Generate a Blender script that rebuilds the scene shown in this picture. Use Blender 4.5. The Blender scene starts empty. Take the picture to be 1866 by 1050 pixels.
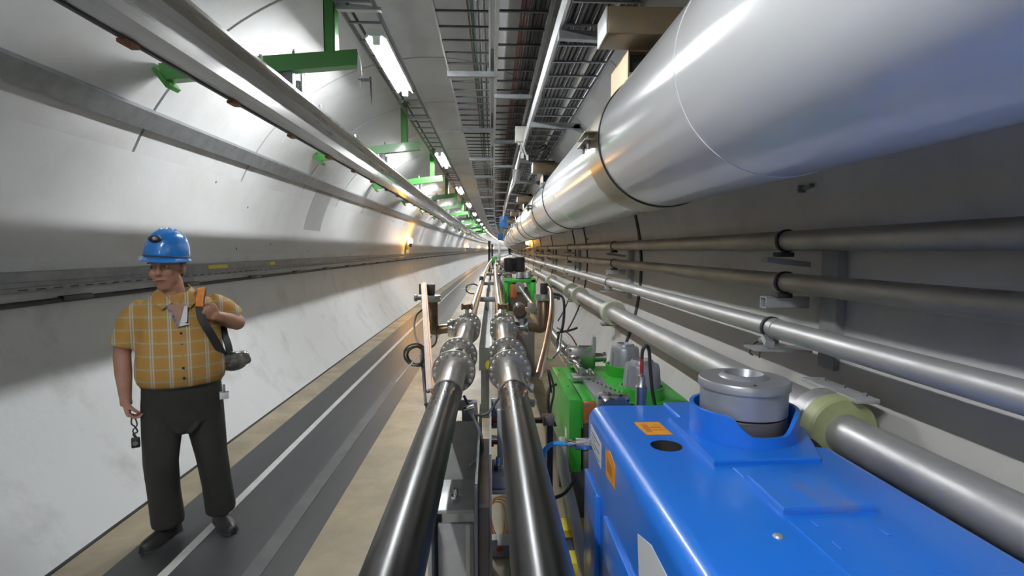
import bpy, bmesh, math, random
from mathutils import Vector, Matrix
R_ = math.radians
random.seed(7)
sc = bpy.context.scene
col = sc.collection

# ------------------------------------------------------------------ camera
cam_d = bpy.data.cameras.new('camera'); cam = bpy.data.objects.new('camera', cam_d); col.objects.link(cam)
cam.location = (0, 0, 1.65)
cam.rotation_euler = (R_(90 - 4.106), 0, R_(-2.343))
cam_d.sensor_fit = 'HORIZONTAL'; cam_d.sensor_width = 36.0; cam_d.lens = 36.0 * 975 / 1866
cam_d.clip_start = 0.02; cam_d.clip_end = 500
sc.camera = cam
# ------------------------------------------------------------------ world, exposure
w = bpy.data.worlds.new('world'); sc.world = w; w.use_nodes = True
w.node_tree.nodes['Background'].inputs[0].default_value = (0.02, 0.02, 0.02, 1)
w.node_tree.nodes['Background'].inputs[1].default_value = 0.1
sc.view_settings.view_transform = 'Standard'; sc.view_settings.look = 'None'
sc.view_settings.gamma = 1.0; sc.view_settings.use_curve_mapping = False
sc.view_settings.exposure = 0.34
LAMP_W = 350.0        # strength of the ceiling tubes
ORANGE_W = 260.0

# ------------------------------------------------------------------ helpers
def bend(y):                       # the tunnel curves gently to the right
    return y * y / 3600.0 if y > 0 else 0.0
ORG = {}                           # world origin of every object used as a parent

class MB:
    def __init__(s): s.v = []; s.f = []
    def add(s, vs, fs):
        n = len(s.v); s.v += [tuple(v) for v in vs]; s.f += [tuple(i + n for i in f) for f in fs]; return s
    def box(s, x0, x1, y0, y1, z0, z1):
        return s.add([(x0,y0,z0),(x1,y0,z0),(x1,y1,z0),(x0,y1,z0),(x0,y0,z1),(x1,y0,z1),(x1,y1,z1),(x0,y1,z1)],
                     [(0,3,2,1),(4,5,6,7),(0,1,5,4),(1,2,6,5),(2,3,7,6),(3,0,4,7)])
    def bbox(s, x0, x1, y0, y1, z0, z1, b=.005, seg=2):
        bm = bmesh.new(); bmesh.ops.create_cube(bm, size=1)
        for v in bm.verts:
            v.co = ((x0+x1)/2 + v.co.x*(x1-x0), (y0+y1)/2 + v.co.y*(y1-y0), (z0+z1)/2 + v.co.z*(z1-z0))
        bmesh.ops.bevel(bm, geom=bm.edges[:], offset=b, segments=seg, affect='EDGES', profile=.5)
        bm.verts.index_update()
        s.add([v.co[:] for v in bm.verts], [[v.index for v in f.verts] for f in bm.faces]); bm.free(); return s
    def obox(s, c, ax, ay, az):
        c = Vector(c); ax, ay, az = Vector(ax), Vector(ay), Vector(az); vs = []
        for k in (-1, 1):
            for (i, j) in ((-1,-1),(1,-1),(1,1),(-1,1)): vs.append(c + ax*i + ay*j + az*k)
        return s.add(vs, [(0,3,2,1),(4,5,6,7),(0,1,5,4),(1,2,6,5),(2,3,7,6),(3,0,4,7)])
    def bar(s, p0, p1, wdt, hgt, up=(0,0,1)):
        p0, p1 = Vector(p0), Vector(p1); d = (p1 - p0); L = d.length; d.normalize()
        u = Vector(up); sx = d.cross(u)
        if sx.length < 1e-4: sx = d.cross(Vector((0,1,0)))
        sx.normalize(); u = sx.cross(d)
        return s.obox((p0+p1)/2, sx*wdt/2, d*L/2, u*hgt/2)
    def tube(s, pts, r, n=12, caps=True, closed=False):
        pts = [Vector(p) for p in pts]; m = len(pts)
        rs = r if isinstance(r, (list, tuple)) else [r]*m
        up = None; rings = []
        for i, p in enumerate(pts):
            if closed: t = pts[(i+1) % m] - pts[i-1]
            else: t = pts[min(i+1, m-1)] - pts[max(i-1, 0)]
            t.normalize()
            if up is None:
                up = Vector((0,0,1)) if abs(t.z) < .9 else Vector((1,0,0))
            up = up - t*up.dot(t); up.normalize(); b = t.cross(up)
            rings.append([p + (up*math.cos(a) + b*math.sin(a))*rs[i] for a in [2*math.pi*k/n for k in range(n)]])
        vs = [v for rg in rings for v in rg]; fs = []
        for i in range(m if closed else m-1):
            j = (i+1) % m
            for k in range(n):
                k2 = (k+1) % n; fs.append((i*n+k, j*n+k, j*n+k2, i*n+k2))
        if caps and not closed:
            fs.append(tuple(range(n))); fs.append(tuple(reversed(range((m-1)*n, m*n))))
        return s.add(vs, fs)
    def lathe(s, o, axis, prof, n=24, cap0=True, cap1=True):
        o = Vector(o); t = Vector(axis).normalized()
        up = Vector((0,0,1)) if abs(t.z) < .9 else Vector((0,1,0))
        up = (up - t*up.dot(t)).normalized(); b = t.cross(up); m = len(prof); vs = []; fs = []
        for (d, r) in prof:
            for k in range(n):
                a = 2*math.pi*k/n; vs.append(o + t*d + (up*math.cos(a) + b*math.sin(a))*r)
        for i in range(m-1):
            for k in range(n):
                k2 = (k+1) % n; fs.append((i*n+k, (i+1)*n+k, (i+1)*n+k2, i*n+k2))
        if cap0: fs.append(tuple(range(n)))
        if cap1: fs.append(tuple(reversed(range((m-1)*n, m*n))))
        return s.add(vs, fs)
    def prism(s, poly, vec):       # poly: 3-d points of a planar outline
        n = len(poly); vec = Vector(vec); a = [Vector(p) for p in poly]; b = [p + vec for p in a]
        fs = [tuple(range(n)), tuple(reversed(range(n, 2*n)))]
        for k in range(n): k2 = (k+1) % n; fs.append((k, n+k, n+k2, k2))
        return s.add(a + b, fs)
    def sweep(s, prof, ys, closed=True, caps=True):   # an x-z profile carried along the tunnel
        n = len(prof); vs = [(x, y, z) for y in ys for (x, z) in prof]; fs = []
        for i in range(len(ys)-1):
            for k in range(n if closed else n-1):
                k2 = (k+1) % n; fs.append((i*n+k, i*n+k2, (i+1)*n+k2, (i+1)*n+k))
        if caps and closed:
            fs.append(tuple(reversed(range(n)))); m = len(ys)-1; fs.append(tuple(range(m*n, (m+1)*n)))
        return s.add(vs, fs)

def YS(a, b, step=3.0):
    n = max(1, int(math.ceil((b-a)/step))); return [a + (b-a)*i/n for i in range(n+1)]
def circ(x, z, r, n=24): return [(x + r*math.cos(2*math.pi*k/n), z + r*math.sin(2*math.pi*k/n)) for k in range(n)]
def arcpts(c, r, a0, a1, n, ux, uy):
    c, ux, uy = Vector(c), Vector(ux), Vector(uy)
    return [c + ux*r*math.cos(R_(a0+(a1-a0)*i/n)) + uy*r*math.sin(R_(a0+(a1-a0)*i/n)) for i in range(n+1)]
def spline(ctrl, n=8):             # Catmull-Rom through control points
    P = [Vector(p) for p in ctrl]; P = [2*P[0]-P[1]] + P + [2*P[-1]-P[-2]]; out = []
    for i in range(1, len(P)-2):
        for k in range(n):
            t = k/n; a, b, c, d = P[i-1:i+3]
            out.append(.5*((2*b) + (c-a)*t + (2*a-5*b+4*c-d)*t*t + (3*b-a-3*c+d)*t**3))
    out.append(P[-2]); return out

def tag(o, label=None, cat=None, group=None, kind=None):
    if label: o['label'] = label
    if cat: o['category'] = cat
    if group: o['group'] = group
    if kind: o['kind'] = kind
    return o
def thing(name, label, cat, loc, group=None, kind=None):
    o = bpy.data.objects.new(name, None); col.objects.link(o); o.empty_display_size = .1
    loc = Vector((loc[0] + bend(loc[1]), loc[1], loc[2])); o.location = loc; ORG[o.name] = loc.copy()
    return tag(o, label, cat, group, kind)
def link_mesh(name, verts, faces, m, parent, sharp=38, loc=None):
    me = bpy.data.meshes.new(name)
    if parent is None:
        if loc is None:
            xs = [v[0] for v in verts]; ys_ = [v[1] for v in verts]; zs = [v[2] for v in verts]
            loc = Vector(((min(xs)+max(xs))/2, (min(ys_)+max(ys_))/2, min(zs)))
        base = Vector(loc)
    else: base = ORG[parent.name]
    me.from_pydata([(v[0]-base.x, v[1]-base.y, v[2]-base.z) for v in verts], [], faces)
    me.validate(); me.update()
    me.polygons.foreach_set('use_smooth', [True]*len(me.polygons))
    me.set_sharp_from_angle(angle=R_(sharp))
    if m: me.materials.append(M[m] if isinstance(m, str) else m)
    o = bpy.data.objects.new(name, me); col.objects.link(o)
    if parent is None: o.location = base; ORG[o.name] = base.copy()
    else: o.parent = parent; ORG[o.name] = base.copy()
    return o
def fixn(mb):
    bm = bmesh.new(); vs = [bm.verts.new(v) for v in mb.v]
    for f in mb.f:
        try: bm.faces.new([vs[i] for i in f])
        except ValueError: pass
    bmesh.ops.recalc_face_normals(bm, faces=bm.faces[:]); bm.verts.index_update()
    out = ([v.co.copy() for v in bm.verts], [[v.index for v in f.verts] for f in bm.faces]); bm.free(); return out
def obj(name, mb, m, parent=None, label=None, cat=None, group=None, kind=None, sharp=38, fix=True):
    v, f = fixn(mb) if fix else (mb.v, mb.f)
    v = [(p[0] + bend(p[1]), p[1], p[2]) for p in v]
    return tag(link_mesh(name, v, f, m, parent, sharp), label, cat, group, kind)
def kids(o): return [c for c in bpy.data.objects if c.parent == o]
def copy_tree(o, dy=0.0, parent=None, KID={}):
    c = o.copy(); col.objects.link(c)
    if parent is None:
        y0 = o.location.y; c.location = (o.location.x + bend(y0+dy) - bend(y0), y0 + dy, o.location.z)
        ORG[c.name] = c.location.copy()
    else: c.parent = parent
    if o.name not in KID: KID[o.name] = kids(o)
    for ch in KID[o.name]: copy_tree(ch, dy, c)
    return c
ORD = ['nearest', 'second', 'third', 'fourth', 'fifth', 'sixth', 'seventh', 'eighth', 'ninth', 'tenth', 'eleventh', 'twelfth', 'thirteenth', 'fourteenth']

# ------------------------------------------------------------------ materials
M = {}
def mat(name, c, rough=.5, metal=0.0, c2=None, scale=6.0, bump=0.0, bscale=60.0, coat=0.0, rvar=0.0, stretch=None, emit=None, thr=None, detail=5):
    m = bpy.data.materials.new(name); m.use_nodes = True; nt = m.node_tree; b = nt.nodes['Principled BSDF']
    b.inputs['Base Color'].default_value = (*c, 1); b.inputs['Roughness'].default_value = rough; b.inputs['Metallic'].default_value = metal
    if coat: b.inputs['Coat Weight'].default_value = coat; b.inputs['Coat Roughness'].default_value = .08
    tc = nt.nodes.new('ShaderNodeTexCoord'); mp = nt.nodes.new('ShaderNodeMapping'); nt.links.new(tc.outputs['Object'], mp.inputs[0])
    if stretch: mp.inputs['Scale'].default_value = stretch
    if c2 is not None or rvar:
        n = nt.nodes.new('ShaderNodeTexNoise'); n.inputs['Scale'].default_value = scale; n.inputs['Detail'].default_value = detail; n.inputs['Roughness'].default_value = .65
        nt.links.new(mp.outputs[0], n.inputs['Vector'])
        r = nt.nodes.new('ShaderNodeMapRange'); lo, hi = thr or (.35, .68)
        r.inputs[1].default_value = lo; r.inputs[2].default_value = hi; nt.links.new(n.outputs[0], r.inputs[0])
        if c2 is not None:
            mx = nt.nodes.new('ShaderNodeMix'); mx.data_type = 'RGBA'
            mx.inputs[6].default_value = (*c, 1); mx.inputs[7].default_value = (*c2, 1)
            nt.links.new(r.outputs[0], mx.inputs[0]); nt.links.new(mx.outputs[2], b.inputs['Base Color'])
        if rvar:
            r2 = nt.nodes.new('ShaderNodeMapRange'); r2.inputs[3].default_value = max(.02, rough-rvar); r2.inputs[4].default_value = min(1, rough+rvar)
            nt.links.new(r.outputs[0], r2.inputs[0]); nt.links.new(r2.outputs[0], b.inputs['Roughness'])
    if bump:
        n2 = nt.nodes.new('ShaderNodeTexNoise'); n2.inputs['Scale'].default_value = bscale; n2.inputs['Detail'].default_value = 3
        nt.links.new(mp.outputs[0], n2.inputs['Vector'])
        bp = nt.nodes.new('ShaderNodeBump'); bp.inputs['Strength'].default_value = bump; bp.inputs['Distance'].default_value = .01
        nt.links.new(n2.outputs[0], bp.inputs['Height']); nt.links.new(bp.outputs[0], b.inputs['Normal'])
    if emit:
        b.inputs['Emission Color'].default_value = (*emit[0], 1); b.inputs['Emission Strength'].default_value = emit[1]
    M[name] = m; return m
mat('wall_paint', (.61,.61,.61), .6, c2=(.54,.53,.51), scale=1.3, bump=.12, bscale=25, thr=(.45,.8))
mat('wall_lower', (.62,.63,.63), .5, c2=(.38,.38,.37), scale=2.2, bump=.25, bscale=18, thr=(.52,.86), detail=9)
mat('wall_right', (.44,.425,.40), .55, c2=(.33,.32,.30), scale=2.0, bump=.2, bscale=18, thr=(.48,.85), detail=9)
mat('wall_patch', (.34,.34,.35), .6, c2=(.40,.39,.37), scale=3)
mat('ceiling_paint', (.61,.61,.61), .75, c2=(.52,.51,.49), scale=1.5, bump=.1, bscale=25, thr=(.4,.75))
mat('joint_black', (.015,.015,.016), .7)
mat('floor_tan', (.33,.27,.17), .42, c2=(.23,.19,.13), scale=2.4, bump=.1, bscale=40, rvar=.1, detail=9)
mat('lane_dark', (.030,.031,.034), .42, c2=(.046,.046,.047), scale=2.5, stretch=(3,.5,1), bump=.05, bscale=60, detail=8, thr=(.3,.8))
mat('line_white', (.55,.55,.52), .45, c2=(.42,.42,.40), scale=6)
mat('line_worn', (.095,.095,.094), .45, c2=(.065,.065,.065), scale=5)
mat('steel_dark', (.060,.060,.062), .30, 1.0, c2=(.085,.084,.083), scale=4.0, rvar=.03, stretch=(2,.25,2))
mat('steel_tube', (.50,.50,.50), .30, 1.0, c2=(.46,.455,.45), scale=4, stretch=(2,.3,2))
mat('steel_bright', (.62,.60,.57), .16, 1.0, c2=(.50,.47,.42), scale=7, rvar=.05)
mat('flange', (.58,.57,.55), .32, 1.0, c2=(.47,.44,.40), scale=9)
mat('bolt_steel', (.72,.70,.67), .30, .8)
mat('chrome', (.74,.74,.74), .10, 1.0)
mat('galv', (.27,.28,.29), .5, .6, c2=(.20,.21,.22), scale=9)
mat('galv_light', (.52,.53,.53), .42, .55, c2=(.42,.43,.43), scale=8)
mat('rail_steel', (.55,.55,.55), .30, 1.0, c2=(.38,.37,.35), scale=2.5, stretch=(4,.15,4), rvar=.05)
mat('rail_black', (.03,.028,.027), .6)
mat('rust', (.28,.11,.05), .75, c2=(.13,.07,.04), scale=40)
mat('green_paint', (.045,.26,.035), .35, c2=(.05,.20,.04), scale=5, coat=.2)
mat('green_magnet', (.035,.42,.03), .32, c2=(.05,.36,.04), scale=6, coat=.2, bump=.02)
mat('blue_magnet', (.012,.165,.70), .33, c2=(.016,.18,.68), scale=3, coat=.25)
mat('blue_dusty', (.024,.175,.66), .42, c2=(.20,.22,.28), scale=4, thr=(.52,.95), stretch=(2,1,1))
mat('pipe_white', (.72,.725,.73), .18, 0.0, c2=(.69,.695,.70), scale=1.6, stretch=(3,.4,3), coat=.3)
mat('clamp_chromate', (.34,.315,.24), .30, .85, c2=(.30,.265,.20), scale=3)
mat('chromate_box', (.50,.36,.20), .40, .6, c2=(.34,.27,.17), scale=6)
mat('chromate_dark', (.17,.115,.06), .45, .4, c2=(.12,.095,.06), scale=6)
mat('rubber', (.02,.02,.02), .7)
mat('alu_pipe', (.46,.455,.45), .46, .6, c2=(.37,.365,.36), scale=5, stretch=(1.5,.5,1.5), rvar=.08, bump=.05, bscale=40)
mat('alu_shaded', (.33,.30,.25), .5, .55, c2=(.25,.225,.19), scale=4, stretch=(1.5,.5,1.5), rvar=.08)  # darker copy of the pipe aluminium, the big pipe's shade in its colour
mat('insulator', (.36,.40,.20), .5, c2=(.30,.33,.16), scale=14)
mat('insulator_pale', (.42,.43,.33), .5, c2=(.36,.37,.27), scale=14)
mat('drum_grey', (.36,.37,.39), .36, .45, c2=(.33,.34,.36), scale=10)
mat('drum_brown', (.20,.18,.165), .42, .6)
mat('brown_dark', (.07,.045,.035), .4)
mat('brown_pump', (.16,.105,.065), .33, .6, c2=(.24,.16,.09), scale=9)
mat('copper', (.72,.40,.24), .3, .9, c2=(.60,.38,.26), scale=10)
mat('orange_copper', (.42,.13,.035), .45, .2)
mat('strip_beige', (.62,.50,.40), .45, .2, c2=(.52,.40,.31), scale=10)
mat('white_plastic', (.70,.70,.67), .45)
mat('cream_plastic', (.66,.65,.58), .45)
mat('grey_plastic', (.38,.38,.38), .5)
mat('black_plastic', (.025,.025,.027), .4)
mat('cable_black', (.016,.016,.017), .5)
mat('cable_dark', (.020,.019,.019), .6)
mat('cable_grey', (.055,.055,.058), .55)
mat('cable_maroon', (.10,.03,.025), .55)
mat('cable_green', (.03,.11,.06), .5)
mat('cable_white', (.55,.54,.50), .5)
mat('cable_orange', (.65,.22,.06), .45)
mat('cable_blue', (.03,.30,.72), .4)
mat('sticker_orange', (.88,.36,.02), .5, c2=(.72,.27,.02), scale=30)
mat('sticker_print', (.50,.20,.02), .6)
mat('sticker_white', (.68,.70,.72), .45)
mat('print_grey', (.16,.17,.19), .6)
mat('yellow_paint', (.75,.60,.02), .45, c2=(.6,.48,.04), scale=9)
mat('red_paint', (.35,.03,.03), .45)
mat('blue_box', (.02,.14,.42), .45)
mat('dark_hole', (.03,.025,.022), .6)
mat('concrete_box', (.30,.30,.30), .7, c2=(.24,.24,.23), scale=8)
mat('lamp_tube', (.9,.9,.9), .4, emit=((.95,.98,1.0), LAMP_W))
mat('orange_lamp', (.9,.5,.1), .4, emit=((1.0,.48,.06), ORANGE_W))
mat('lamp_body', (.85,.85,.85), .4)

# ------------------------------------------------------------------ the tunnel shell
CX, CZ, RR = -.60, 1.45, 2.20
Y0, Y1 = -9.0, 190.0
FLOORZ = 0.0
def vpt(a, r=RR): return (CX + r*math.cos(R_(a)), CZ + r*math.sin(R_(a)))
aL = 180 - math.degrees(math.asin((2.36-CZ)/RR))            # the left wall ends at z = 2.36
aR = math.degrees(math.asin((2.42-CZ)/RR))
aB = math.degrees(math.asin((CZ+.05)/RR))
def shell(a0, a1, y0, y1, n, thick=.05, step=3.0):
    inner = [vpt(a0+(a1-a0)*i/n) for i in range(n+1)]; outer = [vpt(a1+(a0-a1)*i/n, RR+thick) for i in range(n+1)]
    return MB().sweep(inner + outer, YS(y0, y1, step))
wl = obj('wall_left', shell(aL, 180-4, Y0, Y1, 8), 'wall_paint', kind='structure', label='white painted curved left wall of the tunnel')
obj('lower_lining', shell(180-4, 180+aB, Y0, Y1, 14), 'wall_lower', wl, label='scuffed white lower lining')
wr = obj('wall_right', shell(-aB, aR, Y0, Y1, 24), 'wall_right', kind='structure', label='grey white curved right wall behind the pipes')
# the dark backing lies behind the lining rings
def shell_at(a0, a1, y0, y1, n, r0, r1, step=3.0):
    inner = [vpt(a0+(a1-a0)*i/n, r0) for i in range(n+1)]; outer = [vpt(a1+(a0-a1)*i/n, r1) for i in range(n+1)]
    return MB().sweep(inner + outer, YS(y0, y1, step))
RING = [4.07 + 1.69*i for i in range(-8, 24)]
ce = obj('ceiling', shell_at(aR-.2, aL+.2, Y0, Y1, 30, RR+.03, RR+.08), 'joint_black', kind='structure', label='vaulted ceiling of lining rings with dark joints')
edges = [Y0] + RING + [Y1]
for i in range(len(edges)-1):
    a, b = edges[i], edges[i+1]
    obj('lining_panel', shell_at(aR, aL, a+.014, b-.014, 40, RR, RR+.028), 'ceiling_paint' if i % 5 else 'ceiling_paint', ce)
# black seals over the joints of the right wall
for y in (5.62, 8.85, 10.1, 13.9, 17.3, 20.7, 24):
    pr = [vpt(-32 + 52*i/16, RR-.012) for i in range(17)] + [vpt(20 - 52*i/16, RR+.004) for i in range(17)]
    obj('joint_seal', MB().sweep(pr, [y-.035, y+.035]), 'joint_black', wr)
# old unpainted patches along the left wall
for (y, wd) in ((8.35, .74), (20.3, .5), (30.5, .45)):
    pr = [vpt(167 - 17*i/8, RR-.004) for i in range(9)] + [vpt(150 + 17*i/8, RR+.004) for i in range(9)]
    obj('bare_patch', MB().sweep(pr, [y-wd/2, y+wd/2]), 'wall_patch', wl)
# end walls of the tunnel stretch
for nm, y in (('wall_back', Y0), ('wall_far', Y1)):
    obj(nm, MB().prism([(CX + 2.27*math.cos(R_(a)), y, CZ + 2.27*math.sin(R_(a))) for a in range(-42, 223, 5)], (0, .1 if y > 0 else -.1, 0)), 'wall_paint', kind='structure', label='end of the tunnel stretch')
fl = obj('floor', MB().sweep([(-2.30, 0), (1.12, 0), (1.12, -.08), (-2.30, -.08)], YS(Y0, Y1)), 'floor_tan', kind='structure', label='tan coated concrete floor')
def strip(name, x0, x1, h, m): return obj(name, MB().sweep([(x0, h), (x1, h), (x1, -.002), (x0, -.002)], YS(Y0, Y1)), m, fl)
strip('driving_lane', -1.97, -1.0, .002, 'lane_dark')
strip('lane_line', -1.69, -1.638, .004, 'line_white')
strip('worn_line', -1.262, -1.17, .004, 'line_worn')
gut = obj('gutter_gap', MB().sweep([(-2.272, .006), (-2.235, .004), (-2.235, -.002), (-2.272, -.002)], YS(Y0, Y1)), 'joint_black', fl)

# ------------------------------------------------------------------ left wall services
ch = obj('trim_1', MB().sweep([(-2.52, 2.535), (-2.478, 2.512), (-2.405, 2.622), (-2.44, 2.66)], YS(Y0, 150)), 'galv', kind='structure', label='grey metal channel running high along the left wall')
tr = obj('cable_channel', MB().sweep([(-2.80, 1.40), (-2.735, 1.40), (-2.735, 1.425), (-2.745, 1.43), (-2.745, 1.455), (-2.735, 1.46), (-2.735, 1.515), (-2.80, 1.52)], YS(Y0, 170)), 'galv',
         label='grey perforated cable channel along the left wall at head height', cat='cable channel')
for (y, L) in ((5.30, .38), (6.75, .14)):
    obj('yellow_sticker', MB().box(-2.736, -2.7325, y, y+L, 1.462, 1.498), 'yellow_paint', tr, label='yellow warning sticker')
for i in range(70):
    obj('slot', MB().box(-2.737, -2.7335, 3.2 + i*.13, 3.27 + i*.13, 1.408, 1.416), 'joint_black', tr)
hc = thing('hose_line', 'black hose clipped along the wall below the grey cable channel', 'hose', (-2.77, 3, 1.3))
obj('hose', MB().sweep(circ(-2.775, 1.325, .017, 10), YS(Y0, 120)), 'cable_black', hc)
for i in range(26):
    y = 2.2 + i*1.35
    obj('hose_clip', MB().bbox(-2.79, -2.748, y, y+.26, 1.315, 1.352, .008), 'black_plastic', hc)
for k, (a, y) in enumerate(((1.66, 6.0), (1.72, 6.9), (2.3, 5.3), (2.12, 6.1), (1.63, 8.3))):
    x = CX - math.sqrt(RR**2 - (a-CZ)**2)
    obj('wall_stain_plug', MB().lathe((x, y, a), (1,0,0), [(-.005, .016), (.004, .012)], 8), 'rust' if k == 0 else 'galv', wl)

# ------------------------------------------------------------------ monorail
mr = thing('monorail', 'long steel monorail beam hung below the green brackets', 'rail', (-1.5, 0, 2.55))
XR = -1.437
I_ = [(XR-.108,2.551),(XR+.002,2.572),(XR+.004,2.738),(XR+.092,2.748),(XR+.092,2.768),(XR-.130,2.768),(XR-.130,2.754),(XR-.010,2.742),(XR-.010,2.588),(XR-.108,2.566)]
obj('beam', MB().sweep(I_, YS(Y0, 170)), 'rail_steel', mr, sharp=15)
obj('conductor_rail', MB().sweep([(XR-.140,2.548),(XR-.110,2.540),(XR-.110,2.585),(XR-.140,2.592)], YS(Y0, 170)), 'rail_black', mr)
for i in range(16):
    y = 2.4 + i*.95
    obj('rusty_clip', MB().bbox(XR-.145, XR-.105, y, y+.10, 2.528, 2.546, .003), 'rust', mr)
for i in range(14):
    y = 3.3 + i*1.1
    obj('edge_clip', MB().bbox(XR+.075, XR+.092, y, y+.02, 2.764, 2.80, .003), 'galv_light', mr)

# ------------------------------------------------------------------ green brackets
def green_bracket(y):
    t = thing('green_bracket', 'x', 'bracket', (-1.55, y, 2.93), 'green brackets carrying the monorail')
    p0, p1 = Vector((-2.235, y-.2, 2.85)), Vector((-.955, y, 3.035)); d = (p1-p0).normalized(); v = Vector((-d.y, d.x, 0)).normalized(); u = d.cross(v)
    m = MB()                                  # channel section: web towards the camera, two flanges
    L = (p1-p0).length; c = (p0+p1)/2
    m.obox(c - v*.045, d*L/2, v*.004, u*.055)
    m.obox(c + u*.051, d*L/2, v*.048, u*.004)
    m.obox(c - u*.051, d*L/2, v*.048, u*.004)
    obj('cross_beam', m, 'green_paint', t)
    m = MB(); zc = 3.615
    m.box(-1.19, -1.11, y-.05, y-.042, 3.05, zc-.02); m.box(-1.19, -1.182, y-.05, y+.05, 3.05, zc-.03); m.box(-1.118, -1.11, y-.05, y+.05, 3.05, zc-.02)
    obj('post', m, 'green_paint', t)
    obj('wall_foot', MB().obox((-2.215, y-.2, 2.81), (.045,0,-.06), (0,.07,0), (.012,0,.010)), 'green_paint', t)
    obj('top_plate', MB().bbox(-1.22, -1.08, y-.08, y+.08, 3.575, 3.597, .003), 'green_paint', t)
    for x in (-1.40, -1.75): obj('bolt', MB().lathe((x, y-.06-(.06 if x < -1.5 else 0), 3.03 if x > -1.5 else 2.98), (0,0,1), [(-.03,.012), (.03,.012), (.03,.007), (.045,.007)], 6), 'galv', t)
    obj('rail_hanger', MB().bbox(-1.475, -1.40, y-.10, y-.04, 2.767, 2.93, .004), 'galv', t)
    return t
gb = green_bracket(4.05)
GBY = [4.05 + 3.27*i for i in range(-2, 14)]
seen = 0
for y in GBY:
    if y < 3: nm = 'green steel bracket above the near end of the monorail, outside the view'
    t = gb if abs(y-4.05) < .01 else copy_tree(gb, y-4.05)
    if y < 3: t['label'] = 'green bracket above and behind the camera'
    elif seen < 14: t['label'] = ORD[seen] + ' green bracket holding the monorail under the vault'; seen += 1
    else: t['label'] = 'small green bracket far down the monorail, past the sixth'
# grey box and hook hanging at the first brackets
def hang_box(y, k):
    t = thing('junction_box', ORD[k] + ' grey box hung under a green bracket behind the monorail', 'box', (-1.40, y, 2.78), 'grey boxes under the brackets')
    obj('body', MB().bbox(-1.66, -1.41, y+.0, y+.12, 2.772, 2.90, .004), 'grey_plastic', t)
    obj('side_plate', MB().box(-1.402, -1.396, y-.0, y+.08, 2.77, 2.95).box(-1.375, -1.369, y-.0, y+.08, 2.77, 2.97), 'galv_light', t)
    obj('gland', MB().lathe((-1.50, y+.03, 2.90), (0,0,1), [(0,.014),(.03,.014),(.03,.02),(.04,.02)], 8), 'black_plastic', t)
for k in range(5): hang_box(4.12 + 3.27*k, k)
hk = thing('hanging_hook', 'thin hook with white plate dangling from the end of the nearest green bracket', 'hook', (-.93, 4.05, 2.68))
obj('white_plate', MB().prism([(-.952,4.0,3.05),(-.93,4.0,3.0),(-.925,4.0,2.90),(-.945,4.0,2.885),(-.957,4.0,2.95)], (0,.008,0)), 'white_plastic', hk)
obj('arm', MB().bar((-.955,4.02,2.875), (-.865,4.02,2.88), .012, .02), 'galv', hk)
obj('rod', MB().tube([(-.868,4.02,2.90), (-.866,4.02,2.80), (-.863,4.02,2.69)], [.007,.006,.002], 6), 'black_plastic', hk)
obj('lower_tab', MB().prism([(-.957,4.0,2.87),(-.935,4.0,2.87),(-.935,4.0,2.82),(-.945,4.0,2.83)], (0,.006,0)), 'white_plastic', hk)

# ------------------------------------------------------------------ lighting ladder and lamps
def ladder(name, label, x0, x1, z, rungdy, y0, rail_h, rail_w, rung_r, m, mrung, far=60, near=26.0, rung_w=None):
    t = thing(name, label, 'cable tray', ((x0+x1)/2, 3, z))
    for x in (x0, x1): obj('side_rail', MB().sweep([(x-rail_w/2, z), (x+rail_w/2, z), (x+rail_w/2, z+rail_h), (x-rail_w/2, z+rail_h)], YS(-6, 150)), m, t)
    y = y0; base = None; far_mb = MB()
    while y < far:
        if y < near:
            if base is None:
                base = obj('rung', MB().bbox(x0, x1, y-rung_r, y+rung_r, z+.004, z+.004+rung_r*1.6, .002, 1), mrung, t); yb = y
            else:
                c = base.copy(); col.objects.link(c); c.location = (bend(y)-bend(yb), y-yb, 0)
        else: far_mb.box(x0 + bend(y), x1 + bend(y), y-rung_r, y+rung_r, z+.004, z+.02)
        y += rungdy
    o = link_mesh('far_rungs', [tuple(v) for v in far_mb.v], far_mb.f, mrung, t); tag(o, kind='stuff')
    return t
ll = ladder('lighting_ladder', 'narrow cable ladder above the row of ceiling lamps', -1.10, -.84, 3.40, .36, 2.9, .05, .012, .010, 'galv', 'galv')
for y in GBY:
    if 0 < y < 40: obj('support_arm', MB().prism([(-1.16,y,3.385),(-.79,y,3.385),(-.79,y,3.405),(-1.16,y,3.44)], (0,.05,0)), 'galv_light', ll)
def lamp(y):
    t = thing('ceiling_lamp', 'x', 'lamp', (-.90, y, 3.27), 'ceiling lamps')
    m = MB(); x = -.90; L = .70
    m.sweep([(x-.084,3.308),(x-.080,3.303),(x-.05,3.328),(x+.05,3.328),(x+.080,3.303),(x+.084,3.308),(x+.06,3.39),(x-.06,3.39)], [y-L-.04, y+L+.04])
    obj('reflector', m, 'lamp_body', t)
    for yy in (y-L-.02, y+L-.005): obj('end_socket', MB().bbox(x-.03, x+.03, yy, yy+.025, 3.268, 3.335, .004), 'lamp_body', t)
    obj('fluorescent_tube', MB().sweep(circ(x, 3.298, .019, 8), [y-L, y+L]), 'lamp_tube', t)
    return t
lp0 = lamp(5.12); n = 0
for i in range(-2, 34):
    y = 5.12 + 5.08*i
    t = lp0 if i == 0 else copy_tree(lp0, y-5.12)
    if i < 0: t['label'] = 'ceiling lamp overhead and behind the camera'
    elif i < 6: t['label'] = ORD[i] + ' glowing ceiling lamp in the row'
    else: t['label'] = 'tiny glowing ceiling lamp far along the row, past the sixth'
cb = thing('lamp_conduit', 'thin dark cable running beside the lamp ladder', 'cable', (-1.0, 3, 3.42))
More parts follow.
